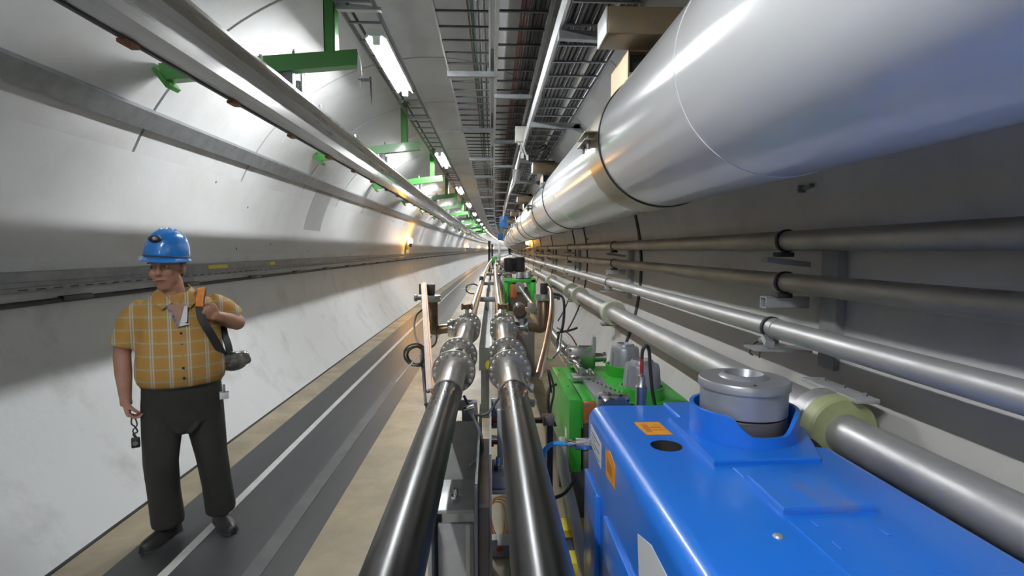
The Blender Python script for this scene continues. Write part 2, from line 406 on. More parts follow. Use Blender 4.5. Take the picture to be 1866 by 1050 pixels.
obj('cable', MB().sweep(circ(-1.03, 3.425, .012, 8), YS(-5, 90)), 'cable_dark', cb)

# ------------------------------------------------------------------ overhead cable trays
t1 = ladder('cable_tray', 'light open cable tray at the crown of the vault', -.40, -.005, 3.35, .272, 2.9, .045, .014, .009, 'galv_light', 'cable_grey')
t2 = ladder('cable_tray', 'cable tray with maroon cables beside the pale central rail', .05, .425, 3.30, .31, 2.93, .05, .03, .010, 'galv_light', 'cable_grey')
t3 = ladder('cable_tray', 'wide cable tray packed with dark cables near the big white pipe', .455, .865, 3.02, .32, 2.75, .03, .012, .009, 'galv', 'galv')
obj('heavy_side_rail', MB().sweep([(.428,3.02),(.455,3.02),(.455,3.03),(.438,3.03),(.438,3.13),(.428,3.13)], YS(-6, 120)), 'galv_light', t3)
for i in range(0, 22):
    y = 2.85 + 2.4*i
    m = MB().prism([(-.41,y,3.30),(.055,y,3.30),(.055,y,3.35),(-.41,y,3.35)], (0,.055,0)); m.prism([(-.03,y,3.35),(.055,y,3.35),(.055,y,3.58),(.01,y,3.58)], (0,.012,0))
    obj('support_arm', m, 'galv', t1)
    y2 = 3.42 + 2.4*i
    obj('support_arm', MB().prism([(.04,y2,3.26),(.44,y2,3.26),(.44,y2,3.30),(.04,y2,3.30)], (0,.05,0)).box(.30,.34,y2,y2+.05,3.30,3.40), 'galv', t2)
    m = MB().prism([(.43,y2,2.965),(.97,y2,2.945),(.97,y2,3.0),(.43,y2,3.02)], (0,.05,0)); m.prism([(.86,y2,2.95),(1.06,y2,2.86),(1.08,y2,2.89),(.92,y2,3.0)], (0,.012,0))
    obj('support_arm', m, 'galv', t3)
def tray_cable(x, z, r, m, label, group, wob=.006):
    ph = random.random()*6; mb = MB(); ys = YS(-5, 100, 1.2)
    mb.tube([(x + wob*math.sin(y*.9+ph), y, z + .003*math.sin(y*1.7+ph)) for y in ys], r, 7)
    obj('tray_cable', mb, m, label=label, cat='cable', group=group)
g1, g2, g3 = 'cables in the crown tray', 'cables in the middle tray', 'cables in the packed tray'
for x, r, m, l in ((-.155,.008,'cable_maroon','maroon cable lying in the light crown tray'), (-.125,.014,'cable_green','green cable lying in the light crown tray'),
                   (-.095,.008,'cable_grey','grey cable in the light crown tray'), (-.07,.008,'cable_white','white cable in the light crown tray'), (-.045,.007,'cable_dark','dark cable along the edge of the light crown tray')):
    tray_cable(x, 3.35+.016+.014+r, r, m, l, g1)
for i, (x, m) in enumerate(((.235,'cable_maroon'),(.262,'cable_maroon'),(.30,'cable_dark'),(.335,'cable_dark'),(.37,'cable_dark'),(.40,'cable_grey'))):
    tray_cable(x, 3.30+.022+.018, .017, m, ('outer', 'inner')[i] + ' maroon cable bundled in the middle overhead tray' if i < 2 else ('grey cable at the edge of the middle overhead tray' if i == 5 else ('first','second','third')[i-2] + ' dark cable beside the maroon ones in the middle tray'), g2, .003)
for i in range(11):
    x = .476 + i*.036
    if i == 7: tray_cable(x, 3.054, .020, 'cable_white', 'pale flat cable among dark ones in the packed tray', g3, .002)
    else: tray_cable(x, 3.053, .0175, ('cable_dark','cable_black','cable_grey','cable_dark')[i % 4], (ORD[i] if i else 'first') + ' dark cable from the heavy rail in the packed overhead tray', g3, .002)

# ------------------------------------------------------------------ white box with hanging cables, plates, blue boxes
bx = thing('junction_box', 'cream junction box with loose white cables hanging below it', 'box', (.42, 7.3, 3.08))
obj('body', MB().bbox(.325, .515, 7.22, 7.36, 3.085, 3.285, .006), 'cream_plastic', bx)
obj('lid', MB().bbox(.332, .508, 7.208, 7.221, 3.092, 3.278, .004), 'cream_plastic', bx)
for x in (.375, .41, .445, .475): obj('gland', MB().lathe((x, 7.29, 3.05), (0,0,1), [(0,.009),(.012,.014),(.036,.014)], 8), 'white_plastic', bx)
obj('cable_bundle', MB().tube(spline([(.41,7.29,3.05),(.405,7.27,2.98),(.43,7.25,2.93),(.42,7.24,2.86)]), .013, 8).tube(spline([(.445,7.29,3.05),(.45,7.26,2.97),(.47,7.25,2.92),(.485,7.26,2.87)]), .012, 8), 'cable_white', bx)
obj('tag', MB().box(.40,.44,7.225,7.229,2.87,2.93).box(.47,.50,7.225,7.229,2.84,2.91), 'white_plastic', bx)
obj('black_cable', MB().tube(spline([(.45,7.27,3.0),(.55,7.2,2.95),(.65,7.15,2.99),(.72,7.1,3.02)]), .011, 8).tube(spline([(.44,7.27,2.98),(.56,7.22,2.93),(.68,7.18,2.97),(.74,7.15,3.02)]), .011, 8), 'cable_black', bx)
obj('hanging_plate', MB().bbox(.37,.49,9.3,9.33,2.80,3.03,.004).bbox(.40,.43,9.29,9.31,2.92,2.95,.003), 'galv_light', label='pale metal plate hung below the trays behind the cream box', cat='plate')
obj('white_conduit', MB().tube(spline([(.42,7.4,3.05),(.41,8.3,2.93),(.40,9.5,2.80),(.36,11,2.78),(.33,13,2.74),(.33,16,2.66),(.31,19.5,2.5)], 6), .016, 8), 'cable_white', label='white conduit sagging down from the cream junction box', cat='conduit')
for (y, x, z, sx, sz, l) in ((17.5,.36,2.55,.26,.38,'larger blue box hung beside the far end of the white pipe'), (30,.32,2.35,.30,.38,'smaller more distant blue box beside the white pipe')):
    t = thing('blue_cabinet', l, 'box', (x, y, z-sz/2)); obj('body', MB().bbox(x-sx/2,x+sx/2,y,y+.2,z-sz/2,z+sz/2,.01), 'blue_box', t)
    obj('hanger', MB().box(x-.02,x+.02,y+.08,y+.12,z+sz/2,3.1), 'galv', t)

# ------------------------------------------------------------------ big white pipe and its clamps
PX, PZ, PR = .972, 2.264, .372
bp = thing('helium_pipe', 'huge glossy white pipe along the upper right of the tunnel', 'pipe', (PX, 3, PZ-PR))
PJ = [-6, 1.78, 5.25, 6.3, 9.4, 12.4, 16, 20, 25, 30, 36]
for i in range(len(PJ)):
    a = PJ[i]; b = PJ[i+1] if i+1 < len(PJ) else 130
    obj('pipe_section', MB().sweep(circ(PX, PZ, PR, 96), YS(a, b, 1.5)), 'pipe_white', bp)
    if i: obj('weld_band', MB().sweep(circ(PX, PZ, PR+.0025, 96), [a-.012, a+.012]), 'pipe_white', bp)
def ring_obj(name, y, w_, r, m, parent, n=72): return obj(name, MB().lathe((PX, y, PZ), (0,1,0), [(0,PR+.001),(0,r),(w_,r),(w_,PR+.001)], n, False, False), m, parent)
def pipe_clamp(y):
    t = thing('pipe_clamp', 'x', 'clamp', (PX, y, PZ-PR), 'clamps of the big white pipe')
    ring_obj('band', y+.012, .33, PR+.008, 'clamp_chromate', t); ring_obj('rubber_liner', y, .352, PR+.006, 'rubber', t)
    for s in (0, 1):     # two lugs bolted together on the side facing the aisle
        z = PZ + (.035 if s else -.005)
        obj('lug', MB().bbox(PX-PR-.075, PX-PR+.012, y+.03, y+.31, z, z+.008, .002), 'clamp_chromate', t)
    for yy in (y+.09, y+.25):
        obj('bolt', MB().lathe((PX-PR-.045, yy, PZ-.045), (0,0,1), [(0,.008),(.03,.008),(.03,.015),(.04,.015),(.04,.008),(.085,.008),(.085,.015),(.097,.015)], 8), 'galv', t)
    m = MB()                                          # open box saddle between the clamp and the wall arm
    x0, x1, z0, z1 = .76, .985, 2.585, 2.747
    m.box(x0, x0+.008, y+.03, y+.45, z0, z1); m.box(x0, x1, y+.03, y+.45, z1-.008, z1); m.box(x1-.008, x1, y+.03, y+.45, PZ+PR+.004, z1)
    obj('saddle', m, 'chromate_box', t)
    obj('saddle_shade', MB().box(x0+.008, x1-.008, y+.09, y+.10, PZ+PR+.012, z1-.008), 'rubber', t)  # black sheet standing in for the shade inside the open saddle
    obj('wall_arm', MB().bbox(.60, 1.13, y-.18, y+.05, 2.749, 2.889, .010), 'chromate_dark', t)
    obj('end_cap', MB().bbox(.592, .601, y-.178, y+.048, 2.751, 2.887, .002), 'galv_light', t)
    return t
pc = pipe_clamp(2.97)
for i in range(-1, 9):
    t = pc if i == 0 else copy_tree(pc, 4.9*i)
    t['label'] = ('clamp of the white pipe beside the camera' if i < 0 else ORD[i] + ' bronze clamp with box saddle on the big white pipe' if i < 14 else 'small far clamp on the big white pipe, past the fourth')
for i, y in enumerate((6.25, 11.2, 16.1, 20.9)):
    t = thing('pipe_strap', ORD[i] + ' thin dark strap around the big white pipe between clamps', 'strap', (PX, y, PZ-PR), 'thin straps on the white pipe')
    ring_obj('strap_band', y, .035, PR+.006, 'drum_brown' if i else 'galv_light', t); ring_obj('strap_edge', y-.02, .018, PR+.008, 'rubber', t)
    obj('buckle', MB().bbox(PX-PR-.03, PX-PR+.01, y-.01, y+.06, PZ+.10, PZ+.16, .006), 'galv', t)

# ------------------------------------------------------------------ right wall pipes
def wall_pipe(x, z, r, m, label):
    return obj('wall_pipe', MB().sweep(circ(x, z, r, 28), YS(-5, 120, 3)), m, label=label, cat='pipe', group='pipes along the right wall')
wall_pipe(1.42, 1.692, .047, 'alu_shaded', 'topmost pipe on the right wall, its shade put in as dull brown')
wall_pipe(1.42, 1.493, .045, 'alu_shaded', 'pipe second from the top on the right wall, its shade put in as dull brown')
wall_pipe(1.36, 1.273, .046, 'alu_pipe', 'bright grey pipe third from the top on the right wall')
def pipe_support(y):
    t = thing('pipe_support', 'x', 'bracket', (1.5, y, 1.1), 'supports of the right wall pipes')
    obj('wall_column', MB().bbox(1.55, 1.60, y-.20, y-.08, 1.10, 1.66, .004), 'concrete_box', t)
    for (x, z, r, m) in ((1.42,1.692,.047,'rubber'), (1.42,1.493,.045,'rubber'), (1.36,1.273,.046,'rubber')):
        obj('pipe_ring', MB().lathe((x, y-.02, z), (0,1,0), [(0,r-.001),(0,r+.008),(.02,r+.008),(.02,r-.001)], 28, False, False), m, t)
        obj('ring_foot', MB().bbox(x-.045, x+.03, y-.03, y+.03, z-r-.03, z-r-.008, .004), 'galv' if x < 1.4 else 'rubber', t)
    obj('bracket_arm', MB().prism([(1.335,y,1.615),(1.55,y,1.59),(1.55,y,1.565),(1.335,y,1.59)], (0,.06,0)), 'concrete_box', t)
    m = MB(); m.box(1.335,1.55,y,y+.005,1.365,1.42); m.box(1.335,1.55,y+.055,y+.06,1.365,1.42); m.box(1.335,1.55,y,y+.06,1.365,1.37); m.box(1.335,1.55,y,y+.06,1.415,1.42)
    obj('box_arm', m, 'galv_light', t)
    obj('lower_plate', MB().prism([(1.27,y-.04,1.175),(1.55,y-.04,1.165),(1.55,y-.04,1.15),(1.27,y-.04,1.163)], (0,.12,0)), 'galv_light', t)
    obj('strap_tab', MB().obox((1.325,y-.045,1.215), (.022,0,-.006), (0,.02,.012), (.003,0,.012)), 'galv_light', t)
    obj('ring_collar', MB().lathe((1.36, y-.075, 1.273), (0,1,0), [(0,.045),(0,.049),(.045,.049),(.045,.045)], 28, False, False), 'alu_pipe', t)
    return t
ps = pipe_support(2.53)
for i in range(-1, 9):
    t = ps if i == 0 else copy_tree(ps, 3.58*i)
    t['label'] = ('pipe support on the right wall beside the camera' if i < 0 else ORD[i] + ' support holding the three right wall pipes' if i < 14 else 'tiny far support of the right wall pipes, past the fourth')
for (y, z, l) in ((2.55,1.955,'short dark anchor bar stuck in the wall below the white pipe'), (8.6,1.83,'small dark anchor bar in the wall far below the white pipe')):
    x = CX + math.sqrt(RR**2-(z-CZ)**2); obj('wall_anchor', MB().bar((x-.02,y-.05,z),(x-.005,y+.05,z-.01),.02,.014).bbox(x-.03,x+.01,y+.04,y+.055,z-.025,z+.01,.002), 'galv', label=l, cat='anchor')
wb = thing('wire_ends', 'thin bent wire ends poking from the wall under the grey pipe', 'wire', (1.5, 2.95, 1.0))
for p in ([(1.56,2.9,1.12),(1.50,2.88,1.10),(1.49,2.88,1.05)], [(1.57,2.98,1.13),(1.50,2.95,1.12),(1.47,2.95,1.07),(1.49,2.95,1.05)], [(1.56,3.04,1.09),(1.48,3.0,1.085),(1.46,2.99,1.11)]):
    obj('wire', MB().tube(spline(p, 5), .004, 6), 'cable_grey', wb)

# ------------------------------------------------------------------ the busbar tube with green insulator flanges
TX, TZ = 1.375, .935
bt = thing('coaxial_tube', 'thick grey tube with olive insulator discs running low along the right wall', 'pipe', (TX, 3, TZ-.1))
segs = [(-4, 1.98, .078), (2.14, 2.55, .105), (2.55, 5.9, .084), (6.2, 8.2, .080), (8.62, 9.1, .075), (9.42, 12.2, .075), (12.5, 60, .072)]
for (a, b, r) in segs: obj('tube_section', MB().sweep(circ(TX, TZ, r, 36), YS(a, b)), 'alu_pipe', bt)
for (a, b, r, m) in ((1.98,2.06,.140,'insulator'), (2.06,2.14,.143,'alu_pipe'), (5.9,6.02,.138,'insulator_pale'), (6.02,6.2,.11,'alu_pipe'), (8.2,8.32,.138,'insulator_pale'), (8.32,8.62,.085,'alu_pipe'), (9.1,9.2,.138,'insulator_pale'), (9.2,9.42,.09,'alu_pipe'), (12.2,12.5,.13,'insulator_pale'), (17,17.15,.13,'insulator_pale')):
    obj('insulator_disc' if m != 'alu_pipe' else 'sleeve', MB().lathe((TX, a, TZ), (0,1,0), [(0,.05),(0,r-.008),(.008,r),(b-a-.008,r),(b-a,r-.008),(b-a,.05)], 40, False, False), m, bt)
obj('bolted_plate', MB().bbox(TX+.02, TX+.115, 1.95, 2.32, TZ+.125, TZ+.143, .004), 'galv_light', bt)
for yy in (2.0, 2.13, 2.26): obj('bolt', MB().lathe((TX+.085, yy, TZ+.143), (0,0,1), [(0,.012),(.012,.012)], 6), 'galv', bt)
for yy in (2.35, 6.1, 8.9, 12.35):
    obj('saddle_foot', MB().bbox(TX-.11, 1.5, yy-.06, yy+.06, TZ-.16, TZ-.135, .004).bbox(TX-.06, TX+.04, yy-.03, yy+.03, TZ-.14, TZ-.09, .004), 'galv', bt)

# ------------------------------------------------------------------ the two beam pipes
def beam_pipe(x, z, label, side):
    t = thing('beam_pipe', label, 'beam pipe', (x, 2.6, z-.11), 'pair of beam pipes')
    def cyl(name, a, b, r, m, n=48): return obj(name, MB().sweep(circ(x, z, r, n), YS(a, b)), m, t)
    cyl('dark_pipe', -3.0, 2.22, .0585, 'steel_dark')
    obj('lip_ring', MB().lathe((x,2.19,z),(0,1,0),[(0,.059),(.004,.063),(.05,.063),(.07,.060)],48,False,False), 'flange', t)
    cyl('pipe_stub', 2.22, 2.6, .0595, 'flange')
    obj('bellows', MB().lathe((x,2.62,z),(0,1,0),[(0,.078),(.10,.080),(.13,.088),(.17,.088),(.20,.080),(.25,.080),(.38,.072)],48), 'steel_bright', t)
    obj('pipe_nipple', MB().lathe((x,3.0,z),(0,1,0),[(0,.072),(.2,.070),(.24,.062),(.25,.066),(.29,.066),(.30,.058),(.62,.058),(.66,.062),(.95,.062)],48), 'flange', t)
    cyl('far_pipe', 4.3, 33, .047, 'steel_tube', 32); cyl('distant_pipe', 33.4, 120, .05, 'steel_tube', 20)
    bolt0 = None
    for (y, r, wd, nb) in ((2.60,.107,.028,18), (2.985,.107,.03,18), (3.93,.102,.028,14), (4.24,.102,.03,14)):
        f = obj('flange', MB().lathe((x,y,z),(0,1,0),[(0,.055),(0,r-.004),(.004,r),(wd-.004,r),(wd,r-.004),(wd,.055)],56,False,False), 'flange', t)
        for k in range(nb):
            a = 2*math.pi*(k+.5)/nb; bx_, bz_ = x + (r-.016)*math.cos(a), z + (r-.016)*math.sin(a)
            if bolt0 is None:
                bolt0 = obj('bolt', MB().lathe((bx_,y,bz_),(0,-1,0),[(0,.0105),(.010,.0105),(.015,.008),(.019,.003)],10), 'bolt_steel', f); b0 = (bx_, y, bz_)
            else:
                c = bolt0.copy(); col.objects.link(c); c.parent = f; c.location = (bx_-b0[0], y-b0[1]+bend(0), bz_-b0[2])
    # small clamped port on top of the second flange pair
    p = obj('top_port', MB().lathe((x,4.08,z+.05),(0,0,1),[(0,.016),(.10,.016),(.10,.024),(.11,.024)],20), 'steel_bright', t)
    obj('port_clamp', MB().lathe((x,4.08,z+.145),(0,0,1),[(0,.022),(.005,.032),(.035,.032),(.04,.022)],10).bbox(x-.044,x-.028,4.065,4.095,z+.140,z+.19,.003).bbox(x+.028,x+.044,4.065,4.095,z+.140,z+.19,.003), 'brown_pump', p)
    obj('clip', MB().lathe((x+.04*side,2.05,z+.045),(side,0,1),[(0,.006),(.012,.006),(.014,.003)],8), 'copper', t)
    obj('clip', MB().lathe((x-.035*side,2.07,z+.050),(-side,0,1.4),[(0,.006),(.012,.006),(.014,.003)],8), 'copper', t)
    return t
LX, RX, BZ = -.182, .0945, 1.05
beam_pipe(LX, BZ, 'dark steel beam pipe nearer the walkway with bolted flanges', -1)
beam_pipe(RX, BZ, 'dark steel beam pipe nearer the blue magnet with bolted flanges', 1)

# ------------------------------------------------------------------ ion pumps at the flanges
def ion_pump(px, y, side, label, tube_x):
    t = thing('ion_pump', label, 'pump', (px, y, .98), 'pumps on the beam pipes')
    obj('pump_body', MB().lathe((px,y,1.03),(0,0,1),[(0,.040),(.012,.052),(.215,.052),(.225,.045)],28), 'brown_pump', t)
    obj('top_flange', MB().lathe((px,y,1.255),(0,0,1),[(0,.072),(.004,.075),(.022,.075),(.022,.07),(.026,.07),(.026,.074),(.048,.074),(.05,.06)],28), 'flange', t)
    obj('feedthrough', MB().bbox(px-.030,px+.030,y-.03,y+.03,1.305,1.39,.008), 'black_plastic', t)
    obj('side_knob', MB().lathe((px+side*.07,y,1.285),(side,0,0),[(0,.018),(.03,.018),(.035,.028),(.055,.028)],14), 'galv', t)
    d = tube_x - px; s = 1 if d > 0 else -1
    obj('elbow', MB().tube(spline([(px,y,1.05),(px+s*.03,y,1.035),(px+s*.09,y,1.045),(px+s*.14,y,1.05)],6),.038,20), 'brown_pump', t)
    fx = px + s*.13
    fz = 1.05
    obj('neck_flange', MB().lathe((fx,y,fz),(s,0,0),[(0,.04),(0,.066),(.02,.068),(.028,.068),(.028,.060),(.034,.060),(.034,.068),(.06,.066),(.06,.04)],28), 'chrome', t)
    for k in range(6):
        a = R_(60*k+20); obj('neck_bolt', MB().lathe((fx-s*.005,y+.053*math.cos(a),fz+.053*math.sin(a)),(s,0,0),[(0,.009),(.075,.009)],6), 'chrome', t)
    obj('neck', MB().lathe((fx+s*.06,y,fz),(s,0,0),[(0,.035),(abs(tube_x-fx)-.06-.09,.035)],24), 'steel_bright', t)
    return t
lpump = ion_pump(-.455, 4.08, -1, 'brown ion pump with copper strap beside the walkway pipe', LX)
obj('copper_strap', MB().bar((-.500,3.98,1.40),(-.315,2.72,.93),.012,.030,up=(1,0,.3)), 'strip_beige', lpump, label='long beige copper strap')
obj('strap_edge', MB().bar((-.492,3.99,1.40),(-.307,2.73,.93),.004,.031,up=(1,0,.3)), 'copper', lpump)
obj('strap_lug', MB().bbox(-.53,-.49,3.96,4.02,1.32,1.40,.006), 'brown_pump', lpump)
rpump = ion_pump(.415, 4.15, 1, 'brown ion pump with curved copper pipe beside the injection tube', RX)
obj('copper_pipe', MB().tube(spline([(.445,4.1,1.36),(.455,4.02,1.33),(.43,3.8,1.20),(.355,3.4,1.07),(.27,3.05,.93)],8),.014,10), 'copper', rpump, label='curved copper pipe')
obj('beige_strap', MB().tube(spline([(.452,4.08,1.345),(.462,4.0,1.31),(.442,3.78,1.18),(.367,3.38,1.05),(.288,3.03,.91)],8),.011,8), 'strip_beige', rpump)
# cables of the pumps
lc = thing('cable_loop', 'coiled grey cables hanging beside the walkway pipe', 'cable', (-.45, 3.3, .85))
for k, (dr, dz, dy) in enumerate(((0,0,0), (.008,.006,.02), (-.007,-.004,.04), (.004,-.01,.055))):
    c = Vector((-.475+.004*k, 3.28+dy, .995+dz))
    obj('coil', MB().tube([c + Vector(((.058+dr)*math.cos(a), .02*math.sin(2*a), (.06+dr)*math.sin(a))) for a in [2*math.pi*i/36 for i in range(36)]], .0055, 7, closed=True), 'cable_grey', lc)
for p in ([(-.49,4.05,1.22),(-.56,4.0,1.15),(-.54,3.8,1.05),(-.43,3.4,.98),(-.40,3.2,.88),(-.36,2.9,.80)], [(-.42,4.05,1.15),(-.40,3.9,.98),(-.43,3.6,.97),(-.42,3.3,.93),(-.39,3.1,.84),(-.34,2.85,.74)], [(-.45,4.0,1.0),(-.46,3.6,.98),(-.44,3.35,.97),(-.40,3.2,.86)]):
    obj('cable', MB().tube(spline(p, 8), .007, 8), 'cable_grey', lc)
obj('connector', MB().lathe((-.385,3.14,.90),(.12,-.3,-.5),[(0,.008),(.01,.013),(.09,.013),(.10,.008)],10).lathe((-.345,2.93,.80),(.1,-.3,-.5),[(0,.012),(.07,.012)],8), 'black_plastic', lc)
obj('thin_rod', MB().tube([(-.425,3.2,1.03),(-.53,2.98,.91)], [.003,.004], 6), 'white_plastic', label='thin white rod poking out through the coiled cables', cat='rod')
for (x, y, z, l) in ((-.205,8.6,1.03,'small dark cable coil farther along the walkway pipe'),):
    t = thing('cable_coil', l, 'cable', (x-.09, y, z-.08))
    for k in range(2): obj('coil', MB().tube([(x-.10+(.10+.008*k)*math.cos(a), y+.02*k, z-.01+(.075+.006*k)*math.sin(a)) for a in [2*math.pi*i/28 for i in range(28)]], .007, 6, closed=True), 'cable_black', t)
    obj('tie_rod', MB().tube([(x-.30,y,z-.01),(x+.0,y,z-.0)], .005, 6), 'white_plastic', t)
    obj('black_clip', MB().bbox(x-.02,x+.05,y+1.2,y+1.3,z+.03,z+.13,.005), 'black_plastic', t)
rc = thing('cable_loop', 'black and silver cables looping behind the copper pipe', 'cable', (.55, 4.0, .8))
for p, m, r in (([(.48,4.15,1.31),(.56,4.1,1.27),(.545,4.0,1.08),(.50,3.95,.95),(.58,3.8,.86)],'cable_black',.010), ([(.50,4.0,1.02),(.60,4.0,1.04),(.66,4.05,1.05)],'cable_grey',.009),
                ([(.52,3.9,1.03),(.49,3.8,.93),(.43,3.7,.88),(.37,3.6,.92)],'chrome',.009), ([(.55,4.4,1.0),(.64,4.2,.96),(.70,4.0,.80),(.66,3.9,.74)],'cable_maroon',.006), ([(.56,4.4,.98),(.63,4.2,.90),(.69,4.0,.72)],'cable_white',.005)):
    obj('cable', MB().tube(spline(p, 8), r, 8), m, rc)
# ------------------------------------------------------------------ injection tube on the right of the pair
IX, IZ = .60, .845
it = thing('injection_tube', 'thin shiny vacuum tube leading over the green magnets', 'tube', (IX, 5, IZ-.05))
obj('tube', MB().sweep(circ(IX, IZ, .031, 28), YS(4.35, 26)), 'steel_tube', it)
obj('tube_end', MB().lathe((IX,3.45,IZ),(0,1,0),[(0,.028),(.28,.028),(.30,.045),(.62,.046),(.64,.062),(.70,.062),(.72,.040),(.92,.036)],32), 'steel_bright', it)
obj('valve_body', MB().bbox(.555,.76,3.80,3.90,.775,.945,.02).lathe((.76,3.85,.86),(1,0,0),[(0,.035),(.06,.03),(.06,.04),(.08,.04)],16), 'flange', it)
obj('valve_lever', MB().bbox(.735,.765,3.82,3.88,.90,1.02,.010), 'grey_plastic', it)
for (x,z) in ((.57,.93),(.64,.955),(.71,.93)): obj('bolt', MB().lathe((x,3.79,z),(0,-1,0),[(0,.012),(.014,.012)],6), 'chrome', it)
for y in (11.6, 7.6): obj('tube_flange', MB().lathe((IX,y,IZ),(0,1,0),[(0,.02),(0,.075 if y > 9 else .045),(.04,.075 if y > 9 else .045),(.04,.02)],28,False,False), 'flange', it)

# ------------------------------------------------------------------ support frames under the beam pipes
sg = thing('support_girder', 'grey steel girder with white edge under the beam pipes', 'girder', (-.05, 5, 0))
obj('girder', MB().sweep([(-.105,.60),(-.012,.60),(-.012,.80),(-.105,.80)], YS(4.6, 34)), 'galv_light', sg)
obj('white_edge', MB().sweep([(-.012,.78),(.006,.78),(.006,.812),(-.012,.812)], YS(4.6, 34)), 'white_plastic', sg)
for y in (5.2, 9, 13, 18): obj('leg', MB().bbox(-.10,-.02,y-.05,y+.05,0,.60,.004), 'galv', sg)
for y in (7.5, 11, 15, 20): obj('pipe_saddle', MB().bbox(-.25,.16,y-.02,y+.02,.92,.985,.004).box(-.08,-.03,y-.02,y+.02,.80,.93), 'galv', sg)
st = thing('support_stand', 'grey welded steel stand with upright plates under the walkway pipe', 'stand', (-.1, 2.0, 0))
obj('column_flange', MB().box(-.056,-.046,1.76,2.70,0,.86), 'galv', st)
obj('column_flange', MB().box(-.006,.002,1.84,2.70,0,.93), 'galv', st)
obj('lit_bar_top', MB().bbox(-.044,-.008,1.84,2.50,.735,.75,.002), 'strip_beige', st)  # top of the bar, the light on it put in as beige
obj('shaded_bar_body', MB().box(-.044,-.008,1.845,2.49,0,.735), 'drum_brown', st)  # rest of the same bar, its shade put in as brown
obj('face_plate', MB().bbox(-.185,-.06,1.80,1.815,0,.70,.003), 'galv_light', st)
obj('top_plate', MB().bbox(-.20,-.058,1.80,2.05,.735,.75,.003), 'galv_light', st)
obj('rear_plate', MB().bbox(-.25,-.058,2.30,2.31,0,.90,.002), 'concrete_box', st)
obj('edge_strip', MB().box(-.088,-.074,1.79,1.799,.50,.70), 'white_plastic', st)
obj('side_plate', MB().box(-.21,-.198,1.72,2.1,0,.75), 'concrete_box', st)
obj('stud', MB().lathe((-.125,1.86,.75),(0,0,1),[(0,.013),(.008,.018),(.025,.018),(.025,.009),(.05,.009)],10), 'chrome', st)
obj('pipe_saddle', MB().prism([(LX-.09,2.36,.93),(LX+.12,2.36,.93),(LX+.12,2.36,.965),(LX-.09,2.36,.965)],(0,.05,0)).box(-.13,-.06,2.36,2.41,.80,.93), 'galv', st)
obj('base_plate', MB().bbox(-.24,.003,1.70,2.75,0,.012,.003), 'galv', st)
s2 = thing('support_stand', 'light metal stand with red bolts and foot block under the inner pipe', 'stand', (.07, 2.6, 0))
obj('upright', MB().bbox(.028,.054,2.30,2.33,.70,.95,.003), 'galv_light', s2)
obj('cross_plate', MB().bbox(.0,.19,2.55,2.62,.78,.80,.003).bbox(.0,.19,2.55,2.56,.80,.93,.003), 'galv_light', s2)
obj('foot_block', MB().bbox(.004,.15,2.20,2.40,.62,.69,.006).bbox(.004,.15,2.185,2.20,.62,.64,.003), 'galv_light', s2)
obj('foot_post', MB().bbox(.085,.145,2.30,2.39,0,.62,.004), 'galv', s2)
for z in (.76,.86): obj('red_bolt', MB().lathe((-.002,2.42,z),(1,0,0),[(0,.02),(.014,.02),(.014,.010),(.05,.010),(.05,.016),(.06,.016)],10), 'red_paint', s2)
obj('adjuster', MB().lathe((.03,2.27,.69),(0,0,1),[(0,.016),(.02,.016),(.02,.009),(.06,.009)],8), 'chrome', s2); obj('spacer', MB().lathe((.003,2.36,.80),(1,0,0),[(0,.015),(.05,.015)],10), 'chrome', s2)
obj('yellow_disc', MB().lathe((-.002,3.05,.985),(0,1,0),[(0,.03),(.006,.03)],20), 'yellow_paint', s2)
oc = thing('orange_cables', 'tangled orange cables lying on the floor between the pipes', 'cable', (.04, 2.2, 0))
for k in range(3):
    c = Vector((.035+.010*k, 2.92+.03*k, .13)); obj('loop', MB().tube([c + Vector((.045*math.cos(a)*(1+.15*k), .05*math.sin(a), .10*math.sin(a)+.02*math.cos(2*a))) for a in [2*math.pi*i/24 for i in range(24)]], .004, 6, closed=True), 'cable_orange', oc)
fb = thing('floor_fitting', 'small grey clamp fitting with orange core on the floor between the pipes', 'fitting', (.04,2.8,0))
obj('body', MB().bbox(.0,.10,2.76,2.88,.0,.07,.008).bbox(.0,.03,2.76,2.82,.07,.10,.004), 'grey_plastic', fb); obj('core', MB().lathe((.045,2.755,.05),(0,1,0),[(0,.018),(.05,.018)],12), 'orange_copper', fb)
sl = thing('clamp_straps', 'thin grey wire straps looped between the two beam pipes', 'wire', (-.05,2.4,.9))
obj('wire', MB().tube(spline([(-.12,2.35,1.0),(-.08,2.3,.94),(-.02,2.3,.93),(.03,2.35,.98),(.05,2.4,1.0)],8),.006,8), 'cable_grey', sl)
obj('wire', MB().tube(spline([(-.10,2.3,.96),(-.05,2.25,.88),(-.04,2.25,.78),(-.09,2.25,.72)],8),.007,8), 'galv', sl)
obj('clamp_screw', MB().lathe((-.112,2.2,.985),(1,0,.3),[(0,.012),(.03,.012),(.03,.02),(.045,.02)],10), 'chrome', sl)
br = thing('side_bracket', 'black bracket with cables on the magnet side of the inner pipe', 'bracket', (.22,2.6,.7))
obj('arm', MB().bbox(.16,.30,2.62,2.66,.78,.80,.003).bbox(.28,.31,2.6,2.68,.40,.80,.003), 'black_plastic', br)
obj('cable', MB().tube(spline([(.30,2.7,.80),(.33,2.75,.92),(.31,2.85,1.0),(.34,2.95,.85)],8),.006,7), 'cable_black', br)
obj('connector', MB().bbox(.255,.31,2.55,2.60,.79,.84,.006), 'drum_brown', br)
